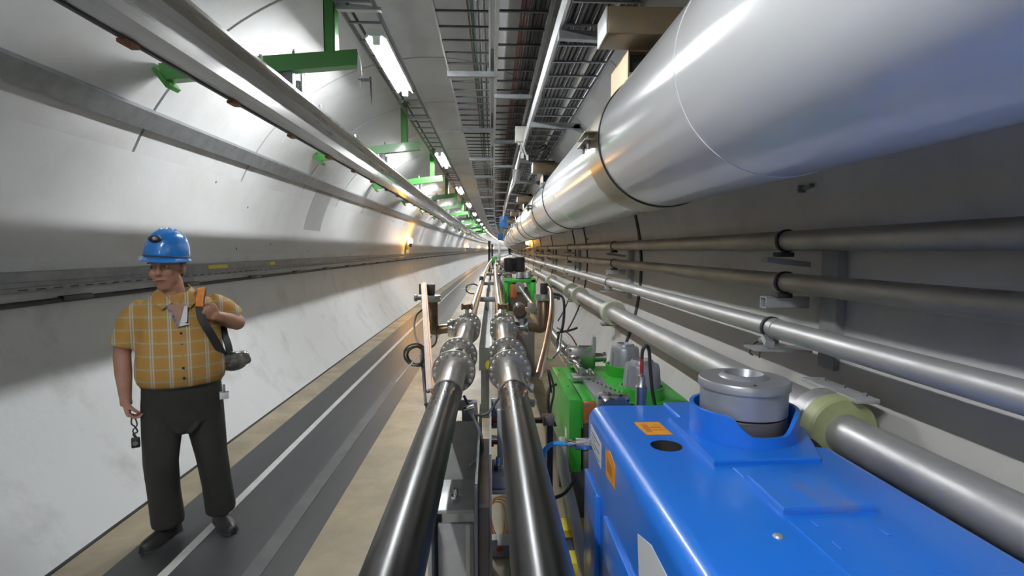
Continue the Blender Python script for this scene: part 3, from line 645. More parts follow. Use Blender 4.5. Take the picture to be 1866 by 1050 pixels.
obj('clamp_end', MB().lathe((RX+.062,2.5,1.0),(1,0,-.2),[(0,.014),(.03,.014),(.03,.022),(.045,.022)],10), 'galv_light', br); obj('clamp_end', MB().lathe((RX+.062,2.42,.96),(1,0,-.4),[(0,.012),(.04,.012),(.04,.02),(.05,.02)],10), 'galv_light', br)

# ------------------------------------------------------------------ blue magnet
BX0, BX1, BYN, BYF, BTOP = .44, 1.235, -.9, 2.34, .95
bm_ = thing('blue_magnet', 'large bright blue magnet filling the lower right', 'magnet', ((BX0+BX1)/2, 1.0, 0))
rf = .062
prof = [(BX0,.10)] + [(BX0+rf-rf*math.cos(R_(a)), BTOP-rf+rf*math.sin(R_(a))) for a in range(0, 91, 9)] + [(BX1-rf+rf*math.sin(R_(a)), BTOP-rf+rf*math.cos(R_(a))) for a in range(0, 91, 9)] + [(BX1,.10)]
def body_top_hole():
    body = obj('yoke', MB().sweep(prof, [BYN, 0, 1.0, BYF-.02, BYF]), 'blue_magnet', bm_, sharp=30)
    return body
yoke = body_top_hole()
# two round holes through the top sheet
def cut(o, cyls):
    dg = MB()
    for (x, y, r) in cyls: dg.lathe((x, y, BTOP-.09), (0,0,1), [(0, r), (.2, r)], 40)
    v, f = fixn(dg); c = link_mesh('cutter', v, f, 'dark_hole', None, loc=(0,0,0))
    c.data.materials.clear(); c.data.materials.append(M['dark_hole'])
    md = o.modifiers.new('b', 'BOOLEAN'); md.operation = 'DIFFERENCE'; md.object = c; md.solver = 'EXACT'; md.material_mode = 'TRANSFER'
    bpy.context.view_layer.update(); dgx = bpy.context.evaluated_depsgraph_get()
    me = bpy.data.meshes.new_from_object(o.evaluated_get(dgx)); o.modifiers.clear(); o.data = me
    me.polygons.foreach_set('use_smooth', [True]*len(me.polygons)); me.set_sharp_from_angle(angle=R_(30))
    bpy.data.objects.remove(c)
cut(yoke, [(.628,1.845,.056), (1.178,1.86,.056)])
def pl(name, poly, z0, h, m, b=.006):
    m2 = MB(); n = len(poly); cx = sum(p[0] for p in poly)/n; cy = sum(p[1] for p in poly)/n
    def sh(k): return [(p[0]+(cx-p[0])/max(1e-6,math.hypot(p[0]-cx,p[1]-cy))*k, p[1]+(cy-p[1])/max(1e-6,math.hypot(p[0]-cx,p[1]-cy))*k) for p in poly]
    a, c = poly, sh(b); vs = [(p[0],p[1],z0) for p in a] + [(p[0],p[1],z0+h-b) for p in a] + [(p[0],p[1],z0+h) for p in c]
    fs = [tuple(reversed(range(n))), tuple(range(2*n,3*n))]
    for L in (0, n):
        for k in range(n): k2 = (k+1) % n; fs.append((L+k, L+k2, L+n+k2, L+n+k))
    return obj(name, m2.add(vs, fs), m, bm_)
pl('back_plate', [(.775,2.13),(.86,2.13),(1.2,2.13),(1.2,2.335),(.775,2.335)], BTOP, .014, 'blue_magnet')
pl('collar_plate', [(.722,1.66),(1.085,1.672),(1.10,1.70),(1.20,1.95),(1.20,2.115),(.78,2.115),(.722,2.11)], BTOP, .018, 'blue_magnet')
pl('dusty_plate', [(.770,1.335),(1.03,1.345),(1.035,1.56),(.775,1.55)], BTOP, .018, 'blue_dusty')
pl('long_strip', [(.768,-.8),(1.03,-.8),(1.035,1.318),(.770,1.31)], BTOP, .003, 'blue_magnet', .001)
pl('long_strip', [(.775,1.565),(1.035,1.575),(1.04,1.645),(.775,1.64)], BTOP, .003, 'blue_magnet', .001)
for (x, y) in ((.828,1.289),(.819,1.188),(.974,1.243),(.99,1.60)): obj('slot_mark', MB().bbox(x-.006,x+.006,y-.022,y+.012,BTOP+.002,BTOP+.006,.001,1), 'blue_dusty', bm_)
obj('bump', MB().lathe((.701,1.234,BTOP),(0,0,1),[(0,.013),(.005,.010),(.007,.004)],14), 'galv_light', bm_)
# collar ring with a wavy cut-out on the side towards the camera
DX, DY = .945, 1.935
def collar(cx, cy, z0, r0, r1, hfun, n=96):
    m = MB(); vs = []; fs = []
    for k in range(n):
        a = 2*math.pi*k/n; h = hfun(a)
        for (r, z) in ((r1, z0), (r1, z0+h), (r0, z0+h), (r0, z0)): vs.append((cx+r*math.cos(a), cy+r*math.sin(a), z))
    for k in range(n):
        k2 = (k+1) % n
        for j in range(4): j2 = (j+1) % 4; fs.append((k*4+j, k2*4+j, k2*4+j2, k*4+j2))
    return m.add(vs, fs)
def hcut(a):
    d = (a - R_(274) + math.pi) % (2*math.pi) - math.pi
    k = max(0, min(1, (R_(46)-abs(d))/R_(30))); k = k*k*(3-2*k); return .105 - .065*k
obj('collar', collar(DX, DY, BTOP+.016, .176, .190, hcut), 'blue_magnet', bm_)
obj('collar_floor', MB().lathe((DX,DY,BTOP+.016),(0,0,1),[(0,.178),(.006,.178)],48), 'dark_hole', bm_)
# plates on the side facing the beam pipes
obj('side_plate', MB().bbox(BX0-.014,BX0+.005,2.09,2.36,.12,.655,.004), 'blue_magnet', bm_)
obj('side_plate', MB().bbox(BX0-.014,BX0+.005,1.40,1.955,.12,.64,.004), 'blue_magnet', bm_)
obj('side_rib', MB().bbox(BX0-.022,BX0+.005,2.075,2.092,.30,.655,.003), 'blue_magnet', bm_)
def side_quad(name, pts, m, x=BX0-.0015): return obj(name, MB().prism([(x, p[0], p[1]) for p in pts], (.003,0,0)), m, bm_)
side_quad('white_label', [(2.29,.885),(2.07,.875),(2.065,.775),(2.285,.79)], 'sticker_white')
for k in range(5):
    z = .865 - k*.017; side_quad('label_print', [(2.265,z),(2.10,z-.004),(2.10,z-.010),(2.265,z-.006)] if k % 2 == 0 else [(2.265,z),(2.18,z-.002),(2.18,z-.008),(2.265,z-.006)], 'print_grey', BX0-.0025)
side_quad('orange_label', [(1.985,.885),(1.92,.905),(1.83,.885),(1.825,.80),(1.975,.79)], 'sticker_orange')
side_quad('label_print', [(1.955,.87),(1.87,.86),(1.87,.82),(1.955,.82)], 'sticker_print', BX0-.0025)
side_quad('white_paper', [(1.53,.80),(1.40,.84),(1.10,.83),(1.10,.60),(1.5,.62)], 'sticker_white')
obj('orange_label', MB().prism([(.578,2.10,BTOP+.0005),(.680,2.10,BTOP+.0005),(.688,1.955,BTOP+.0005),(.588,1.955,BTOP+.0005)][::1], (0,0,.002)), 'sticker_orange', bm_)
obj('label_print', MB().box(.598,.622,1.985,2.07,BTOP+.0025,BTOP+.0032).box(.628,.668,2.03,2.04,BTOP+.0025,BTOP+.0032).box(.628,.668,2.0,2.01,BTOP+.0025,BTOP+.0032), 'sticker_print', bm_)
obj('foot', MB().box(.50,.62,.2,2.2,0,.10).box(1.0,1.2,.2,2.2,0,.10), 'drum_brown', bm_)
obj('side_sensor', MB().lathe((BX0,2.28,.80),(-1,0,0),[(0,.026),(.07,.026),(.07,.012),(.085,.012),(.085,.018),(.105,.018),(.105,.010),(.12,.010)],20), 'chrome', bm_)
obj('blue_lead', MB().tube(spline([(.325,2.28,.80),(.27,2.28,.80),(.235,2.27,.775),(.225,2.27,.72)],8), .011, 10), 'cable_blue', bm_)
obj('black_lead', MB().tube(spline([(.225,2.27,.72),(.22,2.3,.62),(.25,2.4,.5),(.36,2.6,.42),(.45,2.8,.40)],8), .009, 8), 'cable_black', bm_)

# alignment drum standing in the collar
def drum(x, y, z0, r, h, label, parts=True, dome=False):
    t = thing('alignment_drum', label, 'drum', (x, y, z0))
    if not dome:
        obj('base_ring', MB().lathe((x,y,z0),(0,0,1),[(0,r*.96),(h*.32,r*.96),(h*.335,r*.94)],64), 'drum_brown', t)
        obj('groove', MB().lathe((x,y,z0+h*.335),(0,0,1),[(0,r*.90),(h*.03,r*.90)],64), 'rubber', t)
        obj('barrel', MB().lathe((x,y,z0+h*.365),(0,0,1),[(0,r*.955),(h*.01,r*.97),(h*.44,r*.97)],64), 'drum_grey', t)
        obj('cap', MB().lathe((x,y,z0+h*.80),(0,0,1),[(0,r*.99),(h*.005,r*1.02),(h*.12,r*1.02),(h*.15,r*.99),(h*.165,r*.55),(h*.23,r*.47),(h*.235,r*.43),(h*.10,r*.34),(h*.09,0.001)],64,True,True), 'drum_grey', t)
        obj('cap_hole', MB().lathe((x-.02,y-r*.8,z0+h*.955),(0,0,1),[(0,.006),(.002,.006)],10), 'dark_hole', t)
    else:
        obj('base_ring', MB().lathe((x,y,z0),(0,0,1),[(0,r*1.0),(h*.10,r*1.0)],48), 'rubber', t)
        obj('dome', MB().lathe((x,y,z0+h*.10),(0,0,1),[(0,r),(h*.05,r*1.0),(h*.58,r*.90),(h*.66,r*.84),(h*.69,r*.62),(h*.76,r*.54),(h*.765,r*.49),(h*.66,r*.36),(h*.66,.001)],48), 'drum_grey', t)
        for k in range(4):
            a = R_(90*k+20); c, s_ = math.cos(a), math.sin(a)
            obj('rib', MB().bar((x+c*r*1.0,y+s_*r*1.0,z0+h*.10),(x+c*r*.88,y+s_*r*.88,z0+h*.66),.016,.012,up=(c,s_,0)), 'drum_grey', t)
    return t
drum(DX, DY, BTOP+.022, .158, .212, 'big grey steel drum standing in the blue collar')
# ------------------------------------------------------------------ green magnet behind the blue one
GX0, GZ = .45, .79
gm = thing('green_magnet', 'green quadrupole magnet just behind the blue magnet', 'magnet', (.8, 3.4, 0), 'green magnets')
obj('left_yoke', MB().bbox(GX0,.522,3.0,3.87,.36,GZ,.006), 'green_magnet', gm)
obj('left_yoke_top', MB().bbox(.522,.60,3.0,3.87,.62,GZ-.004,.004), 'green_magnet', gm)
obj('right_yoke', MB().bbox(.76,1.10,3.0,3.87,.36,GZ-.01,.006), 'green_magnet', gm)
obj('coil_end', MB().bbox(.526,.62,2.965,3.0,.655,.785,.010), 'orange_copper', gm)
obj('coil_dark', MB().bbox(.53,.76,2.97,3.85,.40,.655,.006), 'dark_hole', gm)
obj('lower_coil', MB().bbox(.53,.62,2.965,3.0,.36,.50,.010), 'drum_brown', gm)
for (x,z) in ((.545,.77),(.545,.675),(.60,.77)): obj('bolt', MB().lathe((x,2.965,z),(0,-1,0),[(0,.009),(.008,.009)],8), 'galv', gm)
obj('slot_line', MB().box(.521,.526,3.02,3.5,GZ-.003,GZ+.0006), 'joint_black', gm)
obj('base_plate', MB().bbox(.74,1.13,2.93,3.9,GZ-.025,GZ-.004,.004), 'green_magnet', gm)
for q in ((.47,.56,3.05,3.2),(.90,1.02,3.05,3.2),(.47,1.02,3.6,3.75)): obj('leg', MB().bbox(*q,0,.36,.004), 'drum_brown', gm)
obj('side_label', MB().box(GX0-.002,GX0,3.10,3.16,.50,.58), 'sticker_white', gm)
obj('side_cable', MB().tube(spline([(GX0-.01,3.55,.74),(GX0-.06,3.5,.72),(GX0-.07,3.45,.6),(GX0-.03,3.4,.5)],8), .010, 8), 'cable_black', gm)
for (x, y) in ((.885,3.06),(.930,3.64)): obj('collar', collar(x, y, GZ-.006, .118, .132, lambda a: .072, 56), 'green_magnet', gm)
for y in (3.3, 3.75): obj('dark_pin', MB().lathe((.485,y,GZ),(0,0,1),[(0,.008),(.002,.008)],8), 'dark_hole', gm)
d1 = drum(.885, 3.06, GZ-.004, .112, .26, 'ribbed grey drum on the green magnet nearest the blue magnet', dome=True)
d2 = drum(.930, 3.64, GZ-.004, .108, .25, 'ribbed grey drum at the far end of the green magnet', dome=True)
vc = thing('vacuum_chamber', 'flat grey vacuum chamber lying along the top of the green magnet', 'chamber', (.66, 3.2, .8))
obj('flat_body', MB().bbox(.595,.735,3.02,3.48,.775,.812,.012), 'drum_grey', vc)
obj('end_flange', MB().bbox(.575,.76,2.83,2.88,.745,.86,.015).lathe((.64,2.80,.80),(0,1,0),[(0,.045),(.05,.052),(.16,.05)],24), 'flange', vc)
for (x,z) in ((.59,.85),(.64,.87),(.70,.865),(.745,.84),(.60,.80)): obj('bolt', MB().lathe((x,2.83,z),(0,-1,0),[(0,.011),(.014,.011),(.02,.005)],8), 'chrome', vc)
obj('far_block', MB().bbox(.53,.68,3.40,3.50,.79,.83,.006).bbox(.58,.60,3.42,3.46,.83,.88,.004).bbox(.64,.66,3.42,3.46,.83,.87,.004), 'flange', vc)
for k in range(10): obj('small_screw', MB().lathe((.60+.017*k,3.46-.045*k,.812),(0,0,1),[(0,.007),(.010,.007)],6), 'drum_brown', vc)
sb = thing('level_sensor', 'upright chrome sensor bottle with looped black cable behind the blue magnet', 'sensor', (.718,2.48,.70))
obj('bottle', MB().lathe((.722,2.5,.76),(0,0,1),[(0,.028),(.235,.028),(.245,.020),(.285,.018),(.29,.008),(.33,.007)],28), 'flange', sb)
obj('red_sleeve', MB().lathe((.722,2.5,1.06),(0,0,1),[(0,.009),(.07,.009)],10), 'red_paint', sb)
obj('cable', MB().tube(spline([(.722,2.5,1.12),(.724,2.5,1.165),(.738,2.5,1.19),(.755,2.5,1.175),(.762,2.5,1.10),(.775,2.5,.98),(.795,2.5,.88)],8),.0085,8), 'cable_black', sb)
# yellow-black feet on the floor
yf = thing('foot_block', 'yellow and black painted foot block on the floor beside the blue magnet', 'block', (.42,2.8,0))
obj('yellow_bar', MB().bbox(.30,.56,2.86,3.0,0,.09,.004), 'yellow_paint', yf); obj('dark_bar', MB().bbox(.29,.56,2.70,2.86,0,.05,.004), 'rubber', yf); obj('yellow_bar', MB().bbox(.30,.56,2.58,2.70,0,.07,.004), 'yellow_paint', yf)
gp = thing('grey_hose', 'pale grey curved hose under the green magnet', 'hose', (.40,2.8,.3))
obj('hose', MB().tube(spline([(.42,3.1,.52),(.41,2.9,.40),(.43,2.7,.28),(.45,2.5,.12),(.46,2.45,.03)],8),.030,12), 'cable_white', gp)
# ------------------------------------------------------------------ farther equipment
fm = thing('green_magnet', 'smaller distant green magnet frame around the thin tube', 'magnet', (.6,11.6,0), 'green magnets')
obj('left_post', MB().bbox(.27,.36,11.6,12.3,.25,.97,.01), 'green_magnet', fm); obj('right_post', MB().bbox(.85,.96,11.6,12.3,.25,1.02,.01), 'green_magnet', fm)
obj('top_beam', MB().bbox(.27,.96,11.6,12.3,.93,1.00,.01), 'green_magnet', fm)
obj('slant_gusset', MB().prism([(.36,11.62,.98),(.46,11.62,.95),(.36,11.62,.62)],(0,.1,0)).prism([(.85,11.62,.98),(.74,11.62,.95),(.85,11.62,.60)],(0,.1,0)), 'green_magnet', fm)
obj('coil', MB().bbox(.40,.56,11.55,12.2,.60,.90,.03), 'orange_copper', fm); obj('core', MB().bbox(.36,.85,11.7,12.2,.30,.80,.01), 'drum_brown', fm)
obj('end_flange', MB().lathe((IX,11.45,IZ),(0,1,0),[(0,.03),(0,.11),(.05,.11),(.05,.03)],28,False,False), 'flange', fm)
for k,x in enumerate((.62,.80)): drum(x, 11.9, 1.00, .09, .17, ('small grey drum left on the distant green magnet', 'small grey drum on the wall side of the distant green magnet')[k] if k else 'small grey drum on the aisle side of the distant green magnet', dome=True)
dp = thing('dark_pump', 'dark brown barrel pump under the thin tube behind the copper pipe', 'pump', (.36,7.5,0))
obj('barrel', MB().lathe((.40,7.3,.80),(0,1,0),[(0,.07),(.02,.095),(.35,.095),(.37,.07)],28), 'brown_dark', dp)
obj('flange_neck', MB().lathe((.52,6.9,.84),(0,0,1),[(0,.06),(.03,.08),(.06,.08),(.06,.05),(.12,.05)],20), 'flange', dp); obj('frame', MB().bbox(.32,.56,6.85,7.6,0,.70,.01), 'drum_brown', dp)
eq = [('pump_cylinder',.45,14.5,1.05,.14,.36,'black_plastic','left dark pump cylinder of the distant pair'), ('pump_cylinder',.74,14.6,1.05,.15,.38,'black_plastic','right dark pump cylinder of the distant pair')]
for k,(nm,x,y,z,r,h,m,l) in enumerate(eq):
    t = thing(nm, l.replace('left dark','dark').replace('right dark','slightly bigger dark') , 'pump', (x,y,z)); obj('body', MB().lathe((x,y,z),(0,0,1),[(0,r*.9),(.02,r),(h,r),(h+.02,r*.8)],24), m, t)
    obj('flange', MB().lathe((x,y,z-.06),(0,0,1),[(0,r*1.2),(.05,r*1.2)],24), 'flange', t); obj('stand', MB().bbox(x-.08,x+.08,y-.08,y+.08,0,z-.06,.01), 'galv', t)
eqn = 0
for (x,y,z,s) in ((.25,13.2,1.0,.12),(.34,15.8,1.1,.14),(.9,13.4,.95,.13),(.55,17.5,1.15,.16),(.95,17,1.0,.15),(.22,18.5,1.1,.14)):
    t = thing('vacuum_fitting', ('silver','tall silver','low silver','boxy silver','wall side silver','slim silver')[eqn] + ' vacuum fitting among the distant equipment', 'fitting', (x,y,0)); eqn += 1
    obj('post', MB().bbox(x-.05,x+.05,y-.05,y+.05,0,z,.01), 'galv_light', t); obj('cross', MB().lathe((x-s,y,z),(1,0,0),[(0,s*.5),(.03,s*.6),(.05,s*.3),(2*s-.05,s*.3),(2*s-.03,s*.6),(2*s,s*.5)],20), 'steel_bright', t)
    obj('top', MB().lathe((x,y,z),(0,0,1),[(0,s*.3),(s,s*.3),(s,s*.55),(s*1.25,s*.55)],18), 'chrome', t)
gk = thing('green_clamp', 'small green clamp across both beam pipes far away', 'clamp', (-.04,33,.9)); obj('body', MB().bbox(-.36,.30,33,33.4,.86,.98,.01).bbox(-.22,.14,33.0,33.4,.98,1.22,.02), 'green_magnet', gk); obj('post', MB().bbox(-.1,.02,33.1,33.3,0,.86,.01), 'green_paint', gk)
for i,(x,y,h) in enumerate(((-.5,40,2.3),(-.62,55,2.2),(.2,48,2.2))):
    t = thing('equipment_post', ('dark', 'far dark', 'silver')[i] + ' upright equipment post at the far end of the beam line', 'post', (x,y,0)); obj('column', MB().bbox(x-.09,x+.09,y-.1,y+.1,0,h,.01), ('cable_dark','cable_dark','galv_light')[i], t); obj('foot', MB().bbox(x-.15,x+.15,y-.15,y+.15,0,.03,.005), 'galv', t)

# ------------------------------------------------------------------ orange wall lamps
def wall_lamp(y, label, side=-1):
    z = 1.93; dx = math.sqrt(RR**2-(z-CZ)**2); x = CX + side*dx; s = -side
    t = thing('orange_lamp', label, 'lamp', (x, y, z-.25), 'orange wall lamps')
    obj('back_plate', MB().bbox(min(x-.02*s,x+.05*s),max(x-.02*s,x+.05*s),y-.10,y+.10,z-.28,z+.16,.006), 'grey_plastic', t)
    obj('globe', MB().lathe((x+s*.12,y,z-.07),(0,0,1),[(0,.05),(.02,.065),(.12,.065),(.15,.04),(.155,.001)],14), 'orange_lamp', t)
    obj('socket', MB().lathe((x+s*.12,y,z-.20),(0,0,1),[(0,.03),(.10,.05),(.13,.05)],14), 'black_plastic', t)
    obj('arm', MB().bar((x,y,z-.16),(x+s*.12,y,z-.16),.03,.03), 'black_plastic', t)
    obj('cage_wire', MB().tube([(x+s*.12,y-.08,z-.1),(x+s*.12,y-.08,z+.06),(x+s*.12,y,z+.12),(x+s*.12,y+.08,z+.06),(x+s*.12,y+.08,z-.1)], .004, 6), 'black_plastic', t)
    return t
wall_lamp(17.3, 'nearest orange warning lamp glowing on the left wall')
wall_lamp(48, 'second orange lamp farther along the left wall')
for y in (68, 90, 108): wall_lamp(y, 'tiny far orange lamp on the left wall')
wall_lamp(22.5, 'orange lamp on the right wall hidden among the pipes', 1)

# ------------------------------------------------------------------ person
def nodes_plaid():
    m = bpy.data.materials.new('plaid_shirt'); m.use_nodes = True; nt = m.node_tree; b = nt.nodes['Principled BSDF']; b.inputs['Roughness'].default_value = .8
    tc = nt.nodes.new('ShaderNodeTexCoord'); sp = nt.nodes.new('ShaderNodeSeparateXYZ'); nt.links.new(tc.outputs['Object'], sp.inputs[0])
    def math_(op, a, b_=None, c=None):
        n = nt.nodes.new('ShaderNodeMath'); n.operation = op
        for i, v in enumerate((a, b_, c)):
            if v is None: continue
            if isinstance(v, (int, float)): n.inputs[i].default_value = v
            else: nt.links.new(v, n.inputs[i])
        return n.outputs[0]
    def line(out, period, off, half):
        fr = math_('FRACT', math_('DIVIDE', math_('ADD', out, 10.0+off), period)); d = math_('ABSOLUTE', math_('SUBTRACT', fr, .5)); return math_('LESS_THAN', d, half/period)
    def mix(fac, c1, c2):
        n = nt.nodes.new('ShaderNodeMix'); n.data_type = 'RGBA'; nt.links.new(fac, n.inputs[0])
        for i, c in ((6, c1), (7, c2)):
            if isinstance(c, tuple): n.inputs[i].default_value = (*c, 1)
            else: nt.links.new(c, n.inputs[i])
        return n.outputs[2]
    x, z = sp.outputs[0], sp.outputs[2]
    c = mix(line(x, .085, .0, .020), (.40,.265,.075), (.43,.245,.045))
    c = mix(math_('MULTIPLY', line(z, .068, .0, .016), .45), c, (.44,.21,.05))
    c = mix(math_('MULTIPLY', line(z, .068, .034, .0045), .45), c, (.40,.40,.40))
    c = mix(math_('MULTIPLY', line(x, .085, .030, .0035), .75), c, (.52,.50,.44))
    c = mix(math_('MULTIPLY', line(x, .085, .041, .0035), .75), c, (.50,.48,.43))
    nt.links.new(c, b.inputs['Base Color'])
    n2 = nt.nodes.new('ShaderNodeTexNoise'); n2.inputs['Scale'].default_value = 14; nt.links.new(tc.outputs['Object'], n2.inputs['Vector'])
    bp_ = nt.nodes.new('ShaderNodeBump'); bp_.inputs['Strength'].default_value = .35; bp_.inputs['Distance'].default_value = .02
    nt.links.new(n2.outputs[0], bp_.inputs['Height']); nt.links.new(bp_.outputs[0], b.inputs['Normal'])
    M['plaid_shirt'] = m
nodes_plaid()
mat('skin', (.42,.225,.15), .5, c2=(.36,.18,.12), scale=12)
mat('trousers', (.021,.021,.018), .85, c2=(.028,.028,.023), scale=9, bump=.3, bscale=12)
mat('leather', (.018,.017,.016), .45)
mat('helmet_blue', (.015,.20,.62), .22, coat=.5)
mat('hair_grey', (.16,.14,.12), .7, c2=(.08,.07,.06), scale=60)
mat('orange_web', (.75,.25,.04), .6, c2=(.62,.20,.03), scale=40)
mat('wrap_plastic', (.05,.05,.05), .12, c2=(.16,.15,.13), scale=12, coat=1.0, bump=.9, bscale=30)
mat('eye_white', (.55,.52,.48), .3)
mat('eye_dark', (.02,.015,.01), .3)
mat('lip', (.30,.13,.10), .5)
mat('lining_navy', (.06,.09,.18), .7, c2=(.40,.42,.46), scale=30)
PP = Vector((-1.745, 3.06, 0)); PANG = R_(30)
def remesh(mb, voxel, it=4):
    me = bpy.data.meshes.new('tmp'); v, f = fixn(mb); me.from_pydata([tuple(p) for p in v], [], f); me.update()
    o = bpy.data.objects.new('tmp', me); col.objects.link(o)
    r = o.modifiers.new('r', 'REMESH'); r.mode = 'VOXEL'; r.voxel_size = voxel
    if it: sm = o.modifiers.new('s', 'SMOOTH'); sm.factor = .5; sm.iterations = it
    bpy.context.view_layer.update(); e = o.evaluated_get(bpy.context.evaluated_depsgraph_get()); m2 = e.to_mesh()
    out = MB(); out.v = [tuple(p.co) for p in m2.vertices]; out.f = [tuple(p.vertices) for p in m2.polygons]
    e.to_mesh_clear(); bpy.data.objects.remove(o); return out
def loft(mb, secs, n=24):          # (cx, cy, cz, rx, ry): flat rings stacked upwards
    vs = []; fs = []
    for (cx, cy, cz, rx, ry) in secs:
        for k in range(n): a = 2*math.pi*k/n; vs.append((cx+rx*math.cos(a), cy+ry*math.sin(a), cz))
    m = len(secs)
    for i in range(m-1):
        for k in range(n): k2 = (k+1) % n; fs.append((i*n+k, i*n+k2, (i+1)*n+k2, (i+1)*n+k))
    fs.append(tuple(reversed(range(n)))); fs.append(tuple(range((m-1)*n, m*n))); return mb.add(vs, fs)
def ell(mb, c, rx, ry, rz, n=14, rot=None):
    vs = []; fs = []; m = n//2
    for i in range(m+1):
        t = math.pi*i/m; t = min(max(t, .02), math.pi-.02)
        for k in range(n):
            a = 2*math.pi*k/n; p = Vector((rx*math.sin(t)*math.cos(a), ry*math.sin(t)*math.sin(a), rz*math.cos(t)))
            if rot: p = rot @ p
            vs.append(Vector(c) + p)
    for i in range(m):
        for k in range(n): k2 = (k+1) % n; fs.append((i*n+k, (i+1)*n+k, (i+1)*n+k2, i*n+k2))
    fs.append(tuple(range(n))); fs.append(tuple(reversed(range(m*n, (m+1)*n)))); return mb.add(vs, fs)
def hand(mb, w_, d, n_, s_, curl, k=1.0):
    w_, d, n_, s_ = Vector(w_), Vector(d).normalized(), Vector(n_).normalized(), Vector(s_).normalized()
    rot = Matrix((s_, n_, d)).transposed()
    ell(mb, w_ + d*.045*k, .040*k, .017*k, .055*k, 14, rot); mb.tube([w_ - d*.03, w_ + d*.03], [.027*k, .030*k], 12)
    for i, L in enumerate((.92, 1.0, .95, .76)):
        p = w_ + d*.078*k + s_*(.031-.0207*i)*k; pts = [p - d*.02]; ang = 0
        pts.append(p)
        for seg, c in ((.040, .9), (.026, 1.1), (.020, .7)):
            ang += R_(curl)*c; v = d*math.cos(ang) + n_*math.sin(ang); p = p + v*seg*L*k; pts.append(p)
        mb.tube(pts, [.0095*k, .0095*k, .009*k, .0082*k, .0068*k], 10)
    p = w_ + d*.022*k + s_*.028*k; q = p + (d*.5 + s_*.75 + n_*.35).normalized()*.038*k; q2 = q + (d*.75 + s_*.1 + n_*.6).normalized()*.032*k; q3 = q2 + (d*.6 - s_*.3 + n_*.7).normalized()*.024*k
    mb.tube([p, q, q2, q3], [.014*k, .0115*k, .010*k, .0075*k], 10)
# body: one continuous surface
HD = Vector((-.048, -.015, 1.545)); HR = Matrix.Rotation(R_(-24), 3, 'Z') @ Matrix.Rotation(R_(-4), 3, 'Y')
def hp(x, y, z): return HD + HR @ Vector((x, y, z))
body = MB()
loft(body, [(0,.01,.86,.15,.105),(0,0,1.0,.165,.115),(0,0,1.15,.165,.11),(0,.01,1.28,.155,.095),(-.005,.015,1.36,.10,.065),(-.015,.01,1.40,.075,.062)])
body.tube([(-.015,.012,1.36),(-.028,.0,1.42),(-.04,-.005,1.49)], [.068,.062,.060], 18)
ell(body, hp(0,.018,.035), .076, .096, .098, 22, HR)             # cranium
ell(body, hp(0,-.022,-.045), .064, .070, .075, 20, HR)           # face and jaw
ell(body, hp(0,-.050,-.092), .036, .030, .026, 14, HR)           # chin
ell(body, hp(0,-.005,-.095), .056, .060, .038, 14, HR)           # fleshy throat
body.tube([hp(0,-.086,.022), hp(0,-.098,-.002), hp(0,-.108,-.026), hp(0,-.092,-.034)], [.009,.012,.0155,.010], 10)
ell(body, hp(.012,-.094,-.028), .010,.010,.009, 8, HR); ell(body, hp(-.012,-.094,-.028), .010,.010,.009, 8, HR)
ell(body, hp(0,-.080,.034), .052, .016, .011, 12, HR)            # brow
for s in (-1, 1):
    ell(body, hp(s*.036,-.070,-.022), .026, .022, .026, 12, HR)  # cheeks
    ell(body, hp(s*.078,.012,-.008), .010, .022, .033, 12, HR)   # ears
ell(body, hp(0,-.088,-.062), .026, .012, .008, 10, HR)
# arms
EL, WL_ = Vector((.292,.055,1.215)), Vector((.188,-.115,1.275))
body.tube(spline([(.155,.01,1.335),(.235,.045,1.28),EL],5), [.044,.046,.048,.050,.051,.052,.050,.049,.048,.047,.046], 16)
body.tube([EL + Vector((0,.0,.0)), EL*.55+WL_*.45 + Vector((.004,0,-.006)), WL_], [.046,.045,.029], 16); ell(body, EL, .047,.047,.047, 14)
hand(body, WL_, (-.85,-.30,.36), (-.15,.75,-.25), (.30,-.25,.9), 72, .98)
ER, WR_ = Vector((-.272,.04,1.085)), Vector((-.262,-.02,.845))
body.tube(spline([(-.155,.01,1.325),(-.232,.03,1.23),ER],5), [.044,.046,.048,.050,.051,.051,.050,.048,.046,.044,.042], 16)
body.tube([ER, ER*.6+WR_*.4, WR_], [.042,.042,.028], 16)
hand(body, WR_, (.12,-.22,-1), (1,.15,.1), (.1,-1,.12), 48)
# legs under the trousers
for (hip, kn, an) in (((-.09,.01,.86),(-.115,-.005,.47),(-.085,.05,.09)), ((.09,.01,.86),(.125,.0,.47),(.168,.075,.09))):
    body.tube([hip, Vector(hip)*.5+Vector(kn)*.5, kn, Vector(kn)*.5+Vector(an)*.5, an], [.085,.075,.055,.052,.035], 14)
BR = remesh(body, .0065, 3)
def ploc(mb): return [tuple(v) for v in mb.v]
person = link_mesh('person', ploc(BR), BR.f, 'skin', None, sharp=180, loc=(0,0,0))
person.location = PP; person.rotation_euler = (0, 0, PANG); ORG[person.name] = Vector((0,0,0))
tag(person, 'stout person in yellow plaid shirt, dark trousers and blue helmet standing in the aisle', 'person')
def pc_(name, mb, m, parent=person, sharp=50, label=None, fix=True):
    v, f = fixn(mb) if fix else (mb.v, mb.f); ORG[parent.name] = Vector((0,0,0)); return tag(link_mesh(name, [tuple(p) for p in v], f, m, parent, sharp), label)
